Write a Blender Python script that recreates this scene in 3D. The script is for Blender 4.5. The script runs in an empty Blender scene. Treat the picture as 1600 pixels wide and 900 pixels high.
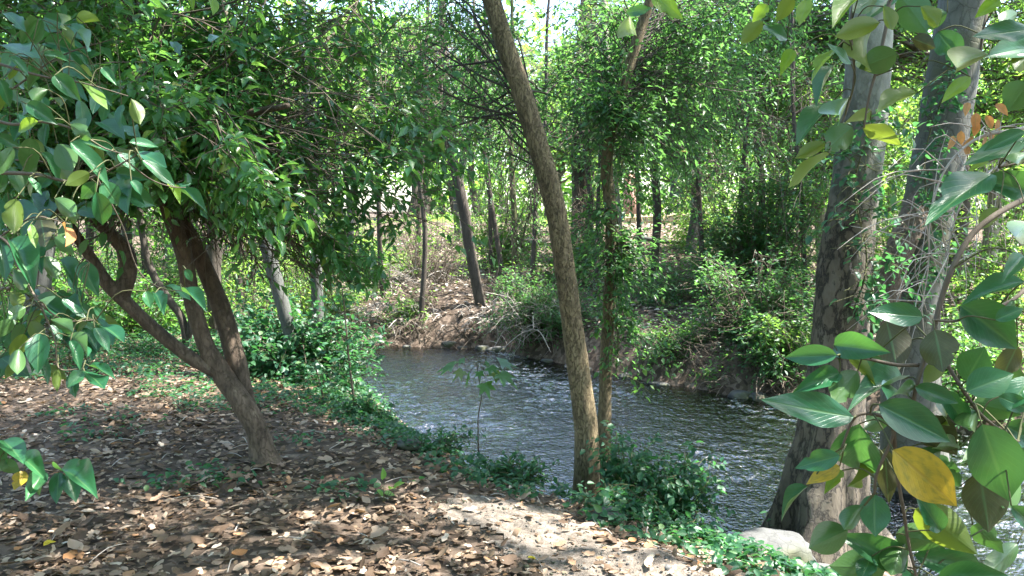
import bpy, math, random
import numpy as np
from mathutils import Matrix, Vector

rng = np.random.default_rng(7)
random.seed(7)
SC = bpy.context.scene
COL = SC.collection
PI = math.pi

# ------------------------------------------------------------------ camera
F = 1256.0                      # focal length in photograph pixels (1600 wide)
PITCH = math.atan(120 / F)
EYE = np.array([0.0, 0.0, 1.6])
cam_d = bpy.data.cameras.new("camera")
cam = bpy.data.objects.new("camera", cam_d)
COL.objects.link(cam)
cam.location = EYE
cam.rotation_euler = (PI / 2 - PITCH, 0, 0)
cam_d.sensor_width = 36.0
cam_d.lens = 36.0 * F / 1600
cam_d.clip_start = 0.05
cam_d.clip_end = 3000
SC.camera = cam

# ------------------------------------------------------------------ light
SUN = np.array([0.50, 0.02, 0.86])
SUN = SUN / np.linalg.norm(SUN)
sun_el = math.asin(SUN[2])
sun_az = math.atan2(SUN[0], SUN[1])           # clockwise from +Y
w = bpy.data.worlds.new("World")
SC.world = w
w.use_nodes = True
nt = w.node_tree
sky = nt.nodes.new("ShaderNodeTexSky")
sky.sky_type = 'NISHITA'
sky.sun_disc = False
sky.sun_elevation = sun_el
sky.sun_rotation = sun_az
sky.air_density = 1.0
sky.dust_density = 1.5
nt.nodes["Background"].inputs[1].default_value = 0.15
nt.links.new(sky.outputs[0], nt.nodes["Background"].inputs[0])
sl = bpy.data.lights.new("sun", 'SUN')
sl.energy = 5.0
sl.angle = math.radians(0.5)
sl.color = (1.0, 0.96, 0.90)
so = bpy.data.objects.new("sun", sl)
COL.objects.link(so)
so.rotation_euler = Vector(SUN).to_track_quat('Z', 'Y').to_euler()
so.location = (10, 0, 20)
SC.view_settings.view_transform = 'Standard'
SC.view_settings.look = 'None'
SC.view_settings.exposure = 2.6
SC.view_settings.gamma = 1.0
SC.cycles.max_bounces = 8
SC.cycles.diffuse_bounces = 5
SC.cycles.glossy_bounces = 3
SC.cycles.transmission_bounces = 6
SC.cycles.transparent_max_bounces = 8
SC.cycles.sample_clamp_indirect = 6.0
SC.cycles.use_denoising = True
SC.cycles.caustics_reflective = False
SC.cycles.caustics_refractive = False


# ------------------------------------------------------------------ pixel helpers
def ray(px, py):
    px = np.asarray(px, float); py = np.asarray(py, float)
    cx = (px - 800) / F; cy = (450 - py) / F
    c, s = math.cos(PITCH), math.sin(PITCH)
    return np.stack([cx + 0 * cy, c + cy * s, -s + cy * c], -1)


def P(px, py, d):
    r = ray(px, py)
    return EYE + r * (np.asarray(d, float) / r[..., 1])[..., None]


def PZ(px, py, z):
    r = ray(px, py)
    return EYE + r * ((z - EYE[2]) / r[..., 2])[..., None]


def proj(p):
    q = np.asarray(p, float) - EYE
    c, s = math.cos(PITCH), math.sin(PITCH)
    dep = q[..., 1] * c - q[..., 2] * s
    up = q[..., 1] * s + q[..., 2] * c
    dep_ = np.where(dep < 0.05, 0.05, dep)
    return 800 + F * q[..., 0] / dep_, 450 - F * up / dep_, dep


def norm(v):
    return v / np.maximum(np.linalg.norm(v, axis=-1, keepdims=True), 1e-9)


# ------------------------------------------------------------------ noise
def _h(i, j, s):
    n = (i * 374761393 + j * 668265263 + s * 974634777) & 0x7fffffff
    n = (n ^ (n >> 13)) * 1274126177 & 0x7fffffff
    return ((n ^ (n >> 16)) & 0xffff) / 65535.0


def vnoise(x, y, s=0):
    xi = np.floor(x).astype(np.int64); yi = np.floor(y).astype(np.int64)
    fx = x - xi; fy = y - yi
    fx = fx * fx * (3 - 2 * fx); fy = fy * fy * (3 - 2 * fy)
    a = _h(xi, yi, s); b = _h(xi + 1, yi, s); c = _h(xi, yi + 1, s); d = _h(xi + 1, yi + 1, s)
    return (a + (b - a) * fx) * (1 - fy) + (c + (d - c) * fx) * fy


def fbm(x, y, s=0, o=4):
    t = 0; a = 0.5
    for k in range(o):
        t = t + a * (vnoise(x * 2 ** k, y * 2 ** k, s + k) - 0.5); a *= 0.5
    return t


def sstep(a, b, x):
    t = np.clip((x - a) / (b - a), 0, 1)
    return t * t * (3 - 2 * t)


# ------------------------------------------------------------------ terrain
NEAR = np.array([(30, -18), (8, -2), (3.2, 1.7), (1.7, 3.1), (1.35, 3.6), (1.05, 4.0), (0.68, 4.4), (0.19, 4.85), (-0.33, 5.3),
                 (-0.95, 6.1), (-1.45, 7.2), (-1.9, 8.4), (-3.0, 10.0), (-5.5, 11.3), (-10, 12.5), (-60, 18), (-600, 30)], float)
FAR = np.array([(-600, 60), (-60, 32), (-10, 17.5), (-5, 15.0), (-2.6, 13.7), (-.4, 13.2), (.66, 11.9), (1.7, 10.6), (3, 9.5),
                (4.6, 7.9), (8, 5), (16, 1), (40, -14), (600, -300)], float)
WATER_Z = -0.7


def sdist(x, y, pl, sign):
    x = np.asarray(x, float); y = np.asarray(y, float)
    best = np.full(x.shape, 1e9); sg = np.ones(x.shape)
    for (ax, ay), (bx, by) in zip(pl[:-1], pl[1:]):
        dx, dy = bx - ax, by - ay
        L = dx * dx + dy * dy
        t = np.clip(((x - ax) * dx + (y - ay) * dy) / L, 0, 1)
        qx = x - ax - t * dx; qy = y - ay - t * dy
        d = np.hypot(qx, qy)
        cr = dx * (y - ay) - dy * (x - ax)
        m = d < best - 1e-9
        best = np.where(m, d, best); sg = np.where(m, np.sign(cr), sg)
    return best * sg * sign


def near_sd(x, y):   # > 0 on the river side
    return sdist(x, y, NEAR, -1)


def far_sd(x, y):    # > 0 on the far bank
    return sdist(x, y, FAR, 1)


def H(x, y):
    x = np.asarray(x, float); y = np.asarray(y, float)
    n = near_sd(x, y) + 0.18 * fbm(x * 1.3, y * 1.3, 3)
    f = far_sd(x, y) + 0.5 * fbm(x * 0.9, y * 0.9, 9)
    bed = -0.92 + 0.1 * fbm(x * 1.5, y * 1.5, 5)
    near = 0.0 + 0.10 * fbm(x * 0.7, y * 0.7, 11) + 0.05 * fbm(x * 3, y * 3, 12) + 0.02 * np.clip(-n - 2, 0, 10)
    near = near - 0.12 * sstep(-0.6, 0.0, n)
    h = near + (bed - near) * sstep(-0.05, 1.15, n) ** 0.9
    far = -0.22 + 0.30 * fbm(x * .9, y * .9, 21) + 0.20 * fbm(x * 3, y * 3, 22) + .08 * fbm(x * 9, y * 9, 23) + 1.15 * sstep(0.3, 15, f) + 0.25 * sstep(0, 2.0, f)
    hf = bed + (far - bed) * sstep(-0.15, 0.7, f)
    h = np.where(f > -0.6, np.maximum(hf, np.minimum(h, bed + .2)), h)
    h = np.where((x < -.4) & (y > 8.5) & (y < 16) & (h < -.74), np.maximum(h, -.80 + .05 * fbm(x * 2, y * 2, 66)), h)
    # root mound of the big pale trunk on the right
    m = np.exp(-(((x - 1.8) / 0.75) ** 2 + ((y - 4.8) / 0.7) ** 2))
    h = np.maximum(h, -0.95 + m * 0.55)
    return h


# ------------------------------------------------------------------ meshes
def mesh_from(name, V, faces, mats, smooth=False, uv=None, matidx=None):
    """faces: (n,3) or (n,4) array or list of such arrays"""
    V = np.ascontiguousarray(V, dtype=np.float32)
    if not isinstance(faces, list):
        faces = [faces]
    faces = [np.asarray(f, dtype=np.int32) for f in faces if len(f)]
    me = bpy.data.meshes.new(name)
    me.vertices.add(len(V)); me.vertices.foreach_set("co", V.ravel())
    li = np.concatenate([f.ravel() for f in faces])
    cnt = np.concatenate([np.full(len(f), f.shape[1], np.int32) for f in faces])
    st = np.concatenate([[0], np.cumsum(cnt)[:-1]]).astype(np.int32)
    me.loops.add(len(li)); me.loops.foreach_set("vertex_index", li)
    me.polygons.add(len(cnt)); me.polygons.foreach_set("loop_start", st)
    if uv is not None:
        ul = me.uv_layers.new(name="UVMap")
        ul.data.foreach_set("uv", np.asarray(uv, np.float32)[li].ravel())
    if smooth:
        me.polygons.foreach_set("use_smooth", np.ones(len(cnt), bool))
    for m in (mats if isinstance(mats, (list, tuple)) else [mats]):
        me.materials.append(m)
    if matidx is not None:
        me.polygons.foreach_set("material_index", np.asarray(matidx, np.int32))
    me.update(calc_edges=True)
    return me


def link(name, me, parent=None, loc=None, **kw):
    o = bpy.data.objects.new(name, me)
    COL.objects.link(o)
    if loc is not None:
        o.location = loc
    if parent is not None:
        o.parent = parent
    for k, v in kw.items():
        o[k] = v
    return o


def thing(name, label, cat, loc, group=None):
    o = bpy.data.objects.new(name, None)
    COL.objects.link(o)
    o.location = loc
    o.empty_display_size = 0.2
    o['label'] = label; o['category'] = cat
    if group:
        o['group'] = group
    return o


class MB:
    """collects tubes, blobs and leaves in world space; build() places the object relative to its parent"""
    def __init__(s):
        s.V = []; s.F = {3: [], 4: []}; s.n = 0

    def add(s, V, Fs):
        V = np.asarray(V, float)
        for f in (Fs if isinstance(Fs, list) else [Fs]):
            f = np.asarray(f)
            if len(f):
                s.F[f.shape[1]].append(f + s.n)
        s.V.append(V); s.n += len(V)

    def build(s, name, mat, parent=None, smooth=True, **kw):
        if not s.n:
            return None
        V = np.concatenate(s.V)
        o0 = np.array(parent.location) if parent is not None and parent.type == 'EMPTY' else np.zeros(3)
        if parent is not None and parent.type != 'EMPTY' and parent.parent is None:
            o0 = np.array(parent.location)
        fs = [np.concatenate(s.F[k]) for k in (3, 4) if s.F[k]]
        me = mesh_from(name, V - o0, fs, mat, smooth)
        return link(name, me, parent, **kw)


def catmull(pts, n):
    pts = np.asarray(pts, float)
    if len(pts) == 2:
        t = np.linspace(0, 1, n)[:, None]
        return pts[0] * (1 - t) + pts[1] * t
    q = np.vstack([2 * pts[0] - pts[1], pts, 2 * pts[-1] - pts[-2]])
    m = len(pts) - 1
    u = np.linspace(0, m - 1e-6, n); i = u.astype(int); t = (u - i)[:, None]
    a, b, c, d = q[i], q[i + 1], q[i + 2], q[i + 3]
    return 0.5 * ((2 * b) + (-a + c) * t + (2 * a - 5 * b + 4 * c - d) * t ** 2 + (-a + 3 * b - 3 * c + d) * t ** 3)


def tube(mb, pts, rad, sides=8, n=None, rough=0.0, cap=True, seed=0, ridge=0.0, flare=None):
    """swept tube; rough = relative radius noise; ridge = bark ridges running along it"""
    pts = np.asarray(pts, float)
    n = n or max(2, (len(pts) - 1) * 4 + 1)
    c = catmull(pts, n)
    rad = np.asarray(rad, float) if np.ndim(rad) else np.full(len(pts), float(rad))
    r = np.interp(np.linspace(0, 1, n), np.linspace(0, 1, len(rad)), rad)
    t = norm(np.gradient(c, axis=0))
    ref = np.array([0, 1.0, 0]) if abs(t[0][1]) < 0.9 else np.array([1.0, 0, 0])
    A = norm(np.cross(t, ref)); B = np.cross(t, A)
    th = np.linspace(0, 2 * PI, sides, endpoint=False)
    rr = np.repeat(r[:, None], sides, 1)
    if rough or ridge:
        L = np.concatenate([[0], np.cumsum(np.linalg.norm(np.diff(c, axis=0), axis=1))])
        lx = (L / max(r.max(), 1e-3))[:, None] + 0 * th[None]
        cth, sth = np.cos(th)[None] + 0 * lx, np.sin(th)[None] + 0 * lx
        f1 = fbm(lx * 0.5 + cth * 1.2 + seed * 7.1, sth * 1.2 + lx * 0.1 + 50, seed, 4)
        rr = rr * (1 + rough * 2 * f1)
        if ridge:
            k = fbm(th[None] * 9 / PI + 0.35 * f1 * 10 + 0 * lx, lx * 0.8, seed + 5, 3)
            rr = rr * (1 + ridge * (np.abs(k) * 4 - 0.5))
    if flare is not None:
        rr = rr * flare(c, th, r)
    V = c[:, None] + rr[..., None] * (np.cos(th)[None, :, None] * A[:, None] + np.sin(th)[None, :, None] * B[:, None])
    V = V.reshape(-1, 3)
    i = np.arange(n - 1)[:, None] * sides; j = np.arange(sides)[None]; k = (j + 1) % sides
    Q = np.stack([i + j, i + k, i + sides + k, i + sides + j], -1).reshape(-1, 4)
    fs = [Q]
    if cap:
        V = np.vstack([V, c[-1] + t[-1] * r[-1] * 0.5])
        e = (n - 1) * sides
        fs.append(np.stack([e + j[0], e + k[0], np.full(sides, n * sides)], -1))
    mb.add(V, fs)
    return c


# leaf templates: x along 0..1, y across -.5...5, z up
def tpl_far():
    V = np.array([(0, 0, 0), (.45, .5, .10), (1, 0, -.06), (.45, -.5, .10)], float)
    return V, np.array([(0, 2, 1), (0, 3, 2)])


def tpl_four():
    V = np.array([(0, 0, 0), (.48, 0, -.02), (1, 0, -.12), (.42, .48, .09), (.42, -.48, .09)], float)
    return V, np.array([(0, 1, 3), (1, 2, 3), (0, 4, 1), (1, 4, 2)])


def tpl_mid(curl=0.0):
    V = np.array([(0, 0, 0), (.35, 0, 0.03), (.70, 0, 0.0), (1, 0, -.12 - curl),
                  (.30, .46, .10), (.68, .36, .06), (.30, -.46, .10), (.68, -.36, .06)], float)
    return V, np.array([(0, 1, 4), (1, 2, 5), (1, 5, 4), (2, 3, 5), (0, 6, 1), (1, 6, 7), (1, 7, 2), (2, 7, 3)])


def tpl_near(seg=8, fold=0.10, droop=0.18, acr=4, wave=0.0, twist=0.0, serr=0.0, bites=(), slim=1.0):
    V = []; UV = []
    for i in range(seg + 1):
        t = i / seg
        hw = 0.5 * (math.sin(PI * min(t, 1) ** 0.82) ** 0.75 if 0 < t < 1 else 0.0)
        hw *= 1 - 0.30 * t ** 5 * (1 if t < 1 else 0)
        hw *= 1 - .30 * max(0, (t - .72) / .28) ** 1.2
        for j in range(acr + 1):
            v = (j / acr) * 2 - 1
            y = v * hw * slim * (1 + serr * (i % 2))
            for (bt, bs, bd) in bites:
                if v * bs > .9:
                    y *= 1 - bd * math.exp(-((t - bt) / .05) ** 2)
            z = fold * abs(v) ** 1.3 * hw * 2 - droop * t * t + wave * math.sin(t * 9 + v * 2) * abs(v) * hw
            z += twist * v * hw * (t - .3)
            V.append((t, y, z)); UV.append((t, j / acr))
    Fq = []
    for i in range(seg):
        for j in range(acr):
            a = i * (acr + 1) + j
            Fq.append((a, a + acr + 1, a + acr + 2, a + 1))
    return np.array(V, float), np.array(Fq), np.array(UV)


def tpl_palm(lobes=5):
    # palmate leaf, petiole attached at x = 0
    V = [(0.0, 0, 0)]
    k = lobes
    for i in range(2 * k + 1):
        a = (i / (2 * k) - 0.5) * 2 * 2.15
        r = (0.42 if i % 2 == 0 else (1.0 - 0.22 * abs(a) ** 1.1))
        if i in (0, 2 * k):
            r = .25
        x = 0.05 + r * math.cos(a) * 0.62 + 0.22; y = r * math.sin(a) * 0.62
        V.append((x, y, -0.12 * (x - .2) ** 2 + (0.04 if i % 2 == 0 else -0.02)))
    V[0] = (0.22, 0, 0)
    Fs = [(0, i, i + 1) for i in range(1, 2 * k + 1)]
    return np.array(V, float), np.array(Fs)


def tpl_litter2():
    # a flatter broken leaf with a torn edge
    V = [(0, 0, .02), (.22, .30, .07), (.5, .42, .02), (.62, .22, .05), (.85, .30, .10), (1, .02, .03), (.8, -.3, .06), (.52, -.26, .0), (.36, -.44, .06), (.12, -.24, .05), (.5, 0, -.02)]
    return np.array(V, float), np.array([(10, i, (i + 1) % 10) for i in range(10)])


def tpl_litter():
    # a dry curled leaf
    V = []; n = 4
    for i in range(n + 1):
        t = i / n
        hw = [0.03, .36, .5, .34, 0.02][i]
        zc = 0.16 * math.sin(t * PI) * -1 + 0.10
        V += [(t, -hw, zc + .16 * hw * 2), (t, 0, zc - .02), (t, hw, zc + .10 * hw * 2)]
    Fs = []
    for i in range(n):
        a = i * 3
        for b in (a, a + 1):
            Fs += [(b, b + 3, b + 4), (b, b + 4, b + 1)]
    return np.array(V, float), np.array(Fs)


def frames(axis, normal):
    axis = norm(axis)
    side = norm(np.cross(normal, axis))
    nn = np.cross(axis, side)
    return np.stack([axis, side, nn], -1)      # columns


def inst(tpl, pos, R, sx, sy, sz=None):
    V, Fc = tpl[0], tpl[1]
    sz = sx if sz is None else sz
    S = np.stack([sx, sy, sz], -1)
    L = V[None] * S[:, None]
    W = np.einsum('nij,nkj->nki', R, L) + pos[:, None]
    n, k = len(pos), len(V)
    FF = (Fc[None] + (np.arange(n) * k)[:, None, None]).reshape(-1, Fc.shape[1])
    return W.reshape(-1, 3), FF


def rand_frames(n, droop=0.5, upj=0.6, out=None):
    a = rng.uniform(0, 2 * PI, n)
    ax = np.stack([np.cos(a), np.sin(a), np.zeros(n)], -1)
    if out is not None:
        ax = norm(ax * 0.8 + out)
    ax[:, 2] = -rng.normal(droop, 0.35, n)
    ax = norm(ax)
    up = np.stack([rng.normal(0, upj, n), rng.normal(0, upj, n), np.ones(n)], -1)
    return frames(ax, norm(up))


# sunlit spots: gaps cut in the canopy towards the sun (point, radius)
SPOTS = []


def gap_mask(pos, extra=0.07):
    C_ = np.array([c for c, r in SPOTS]); r_ = np.array([r for c, r in SPOTS])
    keep = np.ones(len(pos), bool)
    hs = .6 + .55 * _h((pos[:, 0] * 997).astype(np.int64), (pos[:, 1] * 997).astype(np.int64), 3)
    for a in range(0, len(pos), 20000):
        q = pos[a:a + 20000, None] - C_[None]
        t = q @ SUN
        d2 = (q * q).sum(-1) - t * t
        keep[a:a + 20000] = ~((t > .28) & (d2 < ((r_[None] + extra) * hs[a:a + 20000, None]) ** 2)).any(1)
    return keep


# ------------------------------------------------------------------ materials
def new_mat(name):
    m = bpy.data.materials.new(name); m.use_nodes = True
    nt = m.node_tree
    for n in list(nt.nodes):
        nt.nodes.remove(n)
    return m, nt, nt.nodes, nt.links


def N(ns, t, **kw):
    n = ns.new(t)
    for k, v in kw.items():
        if k in n.inputs.keys() if isinstance(k, str) else False:
            n.inputs[k].default_value = v
        else:
            setattr(n, k, v)
    return n


def ramp(ns, stops, interp='LINEAR'):
    r = ns.new("ShaderNodeValToRGB"); r.color_ramp.interpolation = interp
    el = r.color_ramp.elements
    while len(el) < len(stops):
        el.new(0.5)
    for e, (p, c) in zip(el, stops):
        e.position = p; e.color = (*c, 1)
    return r


def leaf_mat(name, stops, trans=(0.25, 0.42, 0.04), tw=0.42, rough=0.35, spec=0.5, vein=False, under=None, spots=None, bump=0.15, sp_lo=.50):
    m, nt, ns, L = new_mat(name)
    g = N(ns, "ShaderNodeNewGeometry"); oi = N(ns, "ShaderNodeObjectInfo")
    ad = N(ns, "ShaderNodeMath", operation='ADD'); L.new(g.outputs["Random Per Island"], ad.inputs[0]); L.new(oi.outputs["Random"], ad.inputs[1])
    fr = N(ns, "ShaderNodeMath", operation='FRACT'); L.new(ad.outputs[0], fr.inputs[0])
    r = ramp(ns, stops); L.new(fr.outputs[0], r.inputs[0])
    col = r.outputs[0]
    tc = N(ns, "ShaderNodeTexCoord")
    no = N(ns, "ShaderNodeTexNoise"); no.inputs["Scale"].default_value = 14 if not vein else 5
    no.inputs["Detail"].default_value = 4
    L.new(tc.outputs["Object"] if not vein else tc.outputs["UV"], no.inputs["Vector"])
    mx = N(ns, "ShaderNodeMix", data_type='RGBA', blend_type='MULTIPLY'); mx.inputs[0].default_value = 0.6
    rr = ramp(ns, [(0.3, (0.62, 0.66, 0.6)), (0.7, (1.25, 1.2, 1.2))]); L.new(no.outputs[0], rr.inputs[0])
    L.new(col, mx.inputs[6]); L.new(rr.outputs[0], mx.inputs[7]); col = mx.outputs[2]
    hgt = None
    if vein:
        sp = N(ns, "ShaderNodeSeparateXYZ"); L.new(tc.outputs["UV"], sp.inputs[0])
        a = N(ns, "ShaderNodeMath", operation='SUBTRACT'); L.new(sp.outputs[1], a.inputs[0]); a.inputs[1].default_value = 0.5
        b = N(ns, "ShaderNodeMath", operation='ABSOLUTE'); L.new(a.outputs[0], b.inputs[0])
        mr = N(ns, "ShaderNodeMapRange"); L.new(b.outputs[0], mr.inputs[0])
        mr.inputs[1].default_value = 0.012; mr.inputs[2].default_value = 0.05; mr.inputs[3].default_value = 0.55; mr.inputs[4].default_value = 0
        # side veins, slanted
        s1 = N(ns, "ShaderNodeMath", operation='MULTIPLY_ADD'); L.new(b.outputs[0], s1.inputs[0]); s1.inputs[1].default_value = -0.75; L.new(sp.outputs[0], s1.inputs[2])
        s2 = N(ns, "ShaderNodeMath", operation='MULTIPLY'); L.new(s1.outputs[0], s2.inputs[0]); s2.inputs[1].default_value = 62
        s3 = N(ns, "ShaderNodeMath", operation='SINE'); L.new(s2.outputs[0], s3.inputs[0])
        s4 = N(ns, "ShaderNodeMapRange"); L.new(s3.outputs[0], s4.inputs[0]); s4.inputs[1].default_value = 0.85; s4.inputs[2].default_value = 1; s4.inputs[3].default_value = 0; s4.inputs[4].default_value = 0.16
        mm = N(ns, "ShaderNodeMath", operation='MAXIMUM'); L.new(mr.outputs[0], mm.inputs[0]); L.new(s4.outputs[0], mm.inputs[1])
        vm = N(ns, "ShaderNodeMix", data_type='RGBA'); L.new(mm.outputs[0], vm.inputs[0]); L.new(col, vm.inputs[6])
        vm.inputs[7].default_value = (0.11, 0.22, 0.08, 1) if not spots or sp_lo > .55 else (0.3, 0.2, 0.05, 1)
        col = vm.outputs[2]; hgt = mm.outputs[0]
    if spots:
        n2 = N(ns, "ShaderNodeTexNoise"); n2.inputs["Scale"].default_value = 7; n2.inputs["Detail"].default_value = 6
        L.new(tc.outputs["UV"], n2.inputs["Vector"])
        r2 = ramp(ns, [(sp_lo, (0, 0, 0)), (sp_lo + .08 if sp_lo > .55 else .66, (1, 1, 1))]); L.new(n2.outputs[0], r2.inputs[0])
        sm = N(ns, "ShaderNodeMix", data_type='RGBA'); L.new(r2.outputs[0], sm.inputs[0]); L.new(col, sm.inputs[6]); sm.inputs[7].default_value = (*spots, 1)
        col = sm.outputs[2]
    if under:
        um = N(ns, "ShaderNodeMix", data_type='RGBA'); L.new(g.outputs["Backfacing"], um.inputs[0]); L.new(col, um.inputs[6]); um.inputs[7].default_value = (*under, 1)
        col = um.outputs[2]
    p = N(ns, "ShaderNodeBsdfPrincipled"); L.new(col, p.inputs["Base Color"])
    p.inputs["Roughness"].default_value = rough
    p.inputs["Specular IOR Level"].default_value = spec
    if bump:
        bp = N(ns, "ShaderNodeBump"); bp.inputs["Strength"].default_value = bump; bp.inputs["Distance"].default_value = 0.002
        L.new(no.outputs[0], bp.inputs["Height"])
        L.new(bp.outputs[0], p.inputs["Normal"])
        if hgt is not None:
            b2 = N(ns, "ShaderNodeBump"); b2.inputs["Strength"].default_value = 0.35; b2.inputs["Distance"].default_value = 0.002; b2.invert = True
            L.new(hgt, b2.inputs["Height"]); L.new(bp.outputs[0], b2.inputs["Normal"]); L.new(b2.outputs[0], p.inputs["Normal"])
    t = N(ns, "ShaderNodeBsdfTranslucent")
    tm = N(ns, "ShaderNodeMix", data_type='RGBA', blend_type='MIX'); tm.inputs[0].default_value = 0.75
    L.new(col, tm.inputs[6]); tm.inputs[7].default_value = (*trans, 1); L.new(tm.outputs[2], t.inputs[0])
    ms = N(ns, "ShaderNodeMixShader"); ms.inputs[0].default_value = tw
    L.new(p.outputs[0], ms.inputs[1]); L.new(t.outputs[0], ms.inputs[2])
    o = N(ns, "ShaderNodeOutputMaterial"); L.new(ms.outputs[0], o.inputs[0])
    return m


def bark_mat(name, c1, c2, c3=None, scale=6, stretch=0.25, bump=0.6, crack=0.5, moss=None, dist=0.01):
    m, nt, ns, L = new_mat(name)
    tc = N(ns, "ShaderNodeTexCoord")
    mp = N(ns, "ShaderNodeMapping"); mp.inputs["Scale"].default_value = (1, 1, stretch); L.new(tc.outputs["Object"], mp.inputs[0])
    n1 = N(ns, "ShaderNodeTexNoise"); n1.inputs["Scale"].default_value = scale; n1.inputs["Detail"].default_value = 8; n1.inputs["Roughness"].default_value = 0.65
    L.new(mp.outputs[0], n1.inputs[0])
    v = N(ns, "ShaderNodeTexVoronoi", feature='DISTANCE_TO_EDGE'); v.inputs["Scale"].default_value = scale * 3.2
    wz = N(ns, "ShaderNodeMix", data_type='RGBA'); wz.inputs[0].default_value = 0.12
    L.new(mp.outputs[0], wz.inputs[6]); L.new(n1.outputs[1], wz.inputs[7]); L.new(wz.outputs[2], v.inputs[0])
    r = ramp(ns, [(0.3, c1), (0.62, c2)] + ([(0.75, c3)] if c3 else [])); L.new(n1.outputs[0], r.inputs[0])
    cr = ramp(ns, [(0.0, (0, 0, 0)), (0.09, (1, 1, 1))]); L.new(v.outputs["Distance"], cr.inputs[0])
    ci = N(ns, "ShaderNodeMix", data_type='RGBA', blend_type='MULTIPLY'); ci.inputs[0].default_value = crack
    L.new(r.outputs[0], ci.inputs[6]); L.new(cr.outputs[0], ci.inputs[7])
    col = ci.outputs[2]
    n3 = N(ns, "ShaderNodeTexNoise"); n3.inputs["Scale"].default_value = 2.2; n3.inputs["Detail"].default_value = 5; L.new(tc.outputs["Object"], n3.inputs[0])
    if moss:
        rm = ramp(ns, [(0.48, (0, 0, 0)), (0.62, (1, 1, 1))]); L.new(n3.outputs[0], rm.inputs[0])
        mo = N(ns, "ShaderNodeMix", data_type='RGBA'); L.new(rm.outputs[0], mo.inputs[0]); L.new(col, mo.inputs[6]); mo.inputs[7].default_value = (*moss, 1)
        col = mo.outputs[2]
    hh = N(ns, "ShaderNodeMix", data_type='RGBA'); hh.inputs[0].default_value = 0.5; L.new(cr.outputs[0], hh.inputs[6]); L.new(n1.outputs[0], hh.inputs[7])
    bp = N(ns, "ShaderNodeBump"); bp.inputs["Strength"].default_value = bump; bp.inputs["Distance"].default_value = dist; L.new(hh.outputs[2], bp.inputs["Height"])
    p = N(ns, "ShaderNodeBsdfPrincipled"); L.new(col, p.inputs["Base Color"]); p.inputs["Roughness"].default_value = 0.85
    p.inputs["Specular IOR Level"].default_value = 0.3
    L.new(bp.outputs[0], p.inputs["Normal"])
    o = N(ns, "ShaderNodeOutputMaterial"); L.new(p.outputs[0], o.inputs[0])
    return m


def soil_mat(name, stops, scale=9, bump=0.8, fleck=None):
    m, nt, ns, L = new_mat(name)
    tc = N(ns, "ShaderNodeTexCoord")
    n1 = N(ns, "ShaderNodeTexNoise"); n1.inputs["Scale"].default_value = scale; n1.inputs["Detail"].default_value = 10; n1.inputs["Roughness"].default_value = 0.7
    L.new(tc.outputs["Object"], n1.inputs[0])
    r = ramp(ns, stops); L.new(n1.outputs[0], r.inputs[0]); col = r.outputs[0]
    h = n1.outputs[0]
    if fleck:
        v = N(ns, "ShaderNodeTexVoronoi"); v.inputs["Scale"].default_value = 16; L.new(tc.outputs["Object"], v.inputs[0])
        rv = ramp(ns, fleck, 'CONSTANT'); L.new(v.outputs["Color"], rv.inputs[0])
        mx = N(ns, "ShaderNodeMix", data_type='RGBA'); mx.inputs[0].default_value = 0.7; L.new(col, mx.inputs[6]); L.new(rv.outputs[0], mx.inputs[7]); col = mx.outputs[2]
    bp = N(ns, "ShaderNodeBump"); bp.inputs["Strength"].default_value = bump; bp.inputs["Distance"].default_value = 0.03; L.new(h, bp.inputs["Height"])
    p = N(ns, "ShaderNodeBsdfPrincipled"); L.new(col, p.inputs["Base Color"]); p.inputs["Roughness"].default_value = 0.95
    p.inputs["Specular IOR Level"].default_value = 0.2
    L.new(bp.outputs[0], p.inputs["Normal"])
    o = N(ns, "ShaderNodeOutputMaterial"); L.new(p.outputs[0], o.inputs[0])
    return m


def plain(name, c, rough=0.7):
    m, nt, ns, L = new_mat(name)
    p = N(ns, "ShaderNodeBsdfPrincipled"); p.inputs["Roughness"].default_value = rough
    tc = N(ns, "ShaderNodeTexCoord"); n1 = N(ns, "ShaderNodeTexNoise"); n1.inputs["Scale"].default_value = 8; n1.inputs["Detail"].default_value = 5
    L.new(tc.outputs["Object"], n1.inputs[0])
    r = ramp(ns, [(0.3, tuple(x * 0.75 for x in c)), (0.7, tuple(min(1, x * 1.2) for x in c))]); L.new(n1.outputs[0], r.inputs[0]); L.new(r.outputs[0], p.inputs["Base Color"])
    o = N(ns, "ShaderNodeOutputMaterial"); L.new(p.outputs[0], o.inputs[0])
    return m


G = {}
G['camellia'] = leaf_mat('camellia_leaf', [(0, (.036, .125, .048)), (.5, (.054, .165, .060)), (.93, (.08, .205, .055)), (.97, (.20, .24, .03)), (1, (.16, .20, .03))],
                         trans=(.25, .55, .08), tw=0.42, rough=0.28, spec=0.65, bump=0)
G['camellia_big'] = leaf_mat('camellia_leaf_near', [(0, (.014, .080, .036)), (.6, (.022, .108, .045)), (1, (.034, .13, .048))],
                             trans=(.14, .36, .05), tw=0.24, rough=0.30, spec=0.5, vein=True, under=(.055, .12, .035), spots=(.10, .085, .03), sp_lo=.68)
G['olive_big'] = leaf_mat('olive_leaf_near', [(0, (.075, .13, .025)), (.6, (.10, .16, .028)), (1, (.14, .20, .035))],
                          trans=(.30, .40, .03), tw=0.45, rough=0.4, vein=True, under=(.10, .15, .03))
G['lime_big'] = leaf_mat('lime_leaf_near', [(0, (.12, .24, .03)), (1, (.16, .28, .04))], trans=(.35, .55, .04), tw=0.5, rough=0.4, vein=True)
G['brown_big'] = leaf_mat('browned_leaf_near', [(0, (.055, .05, .02)), (1, (.07, .075, .025))], trans=(.10, .11, .02), tw=0.25, rough=0.5, vein=True)
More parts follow.
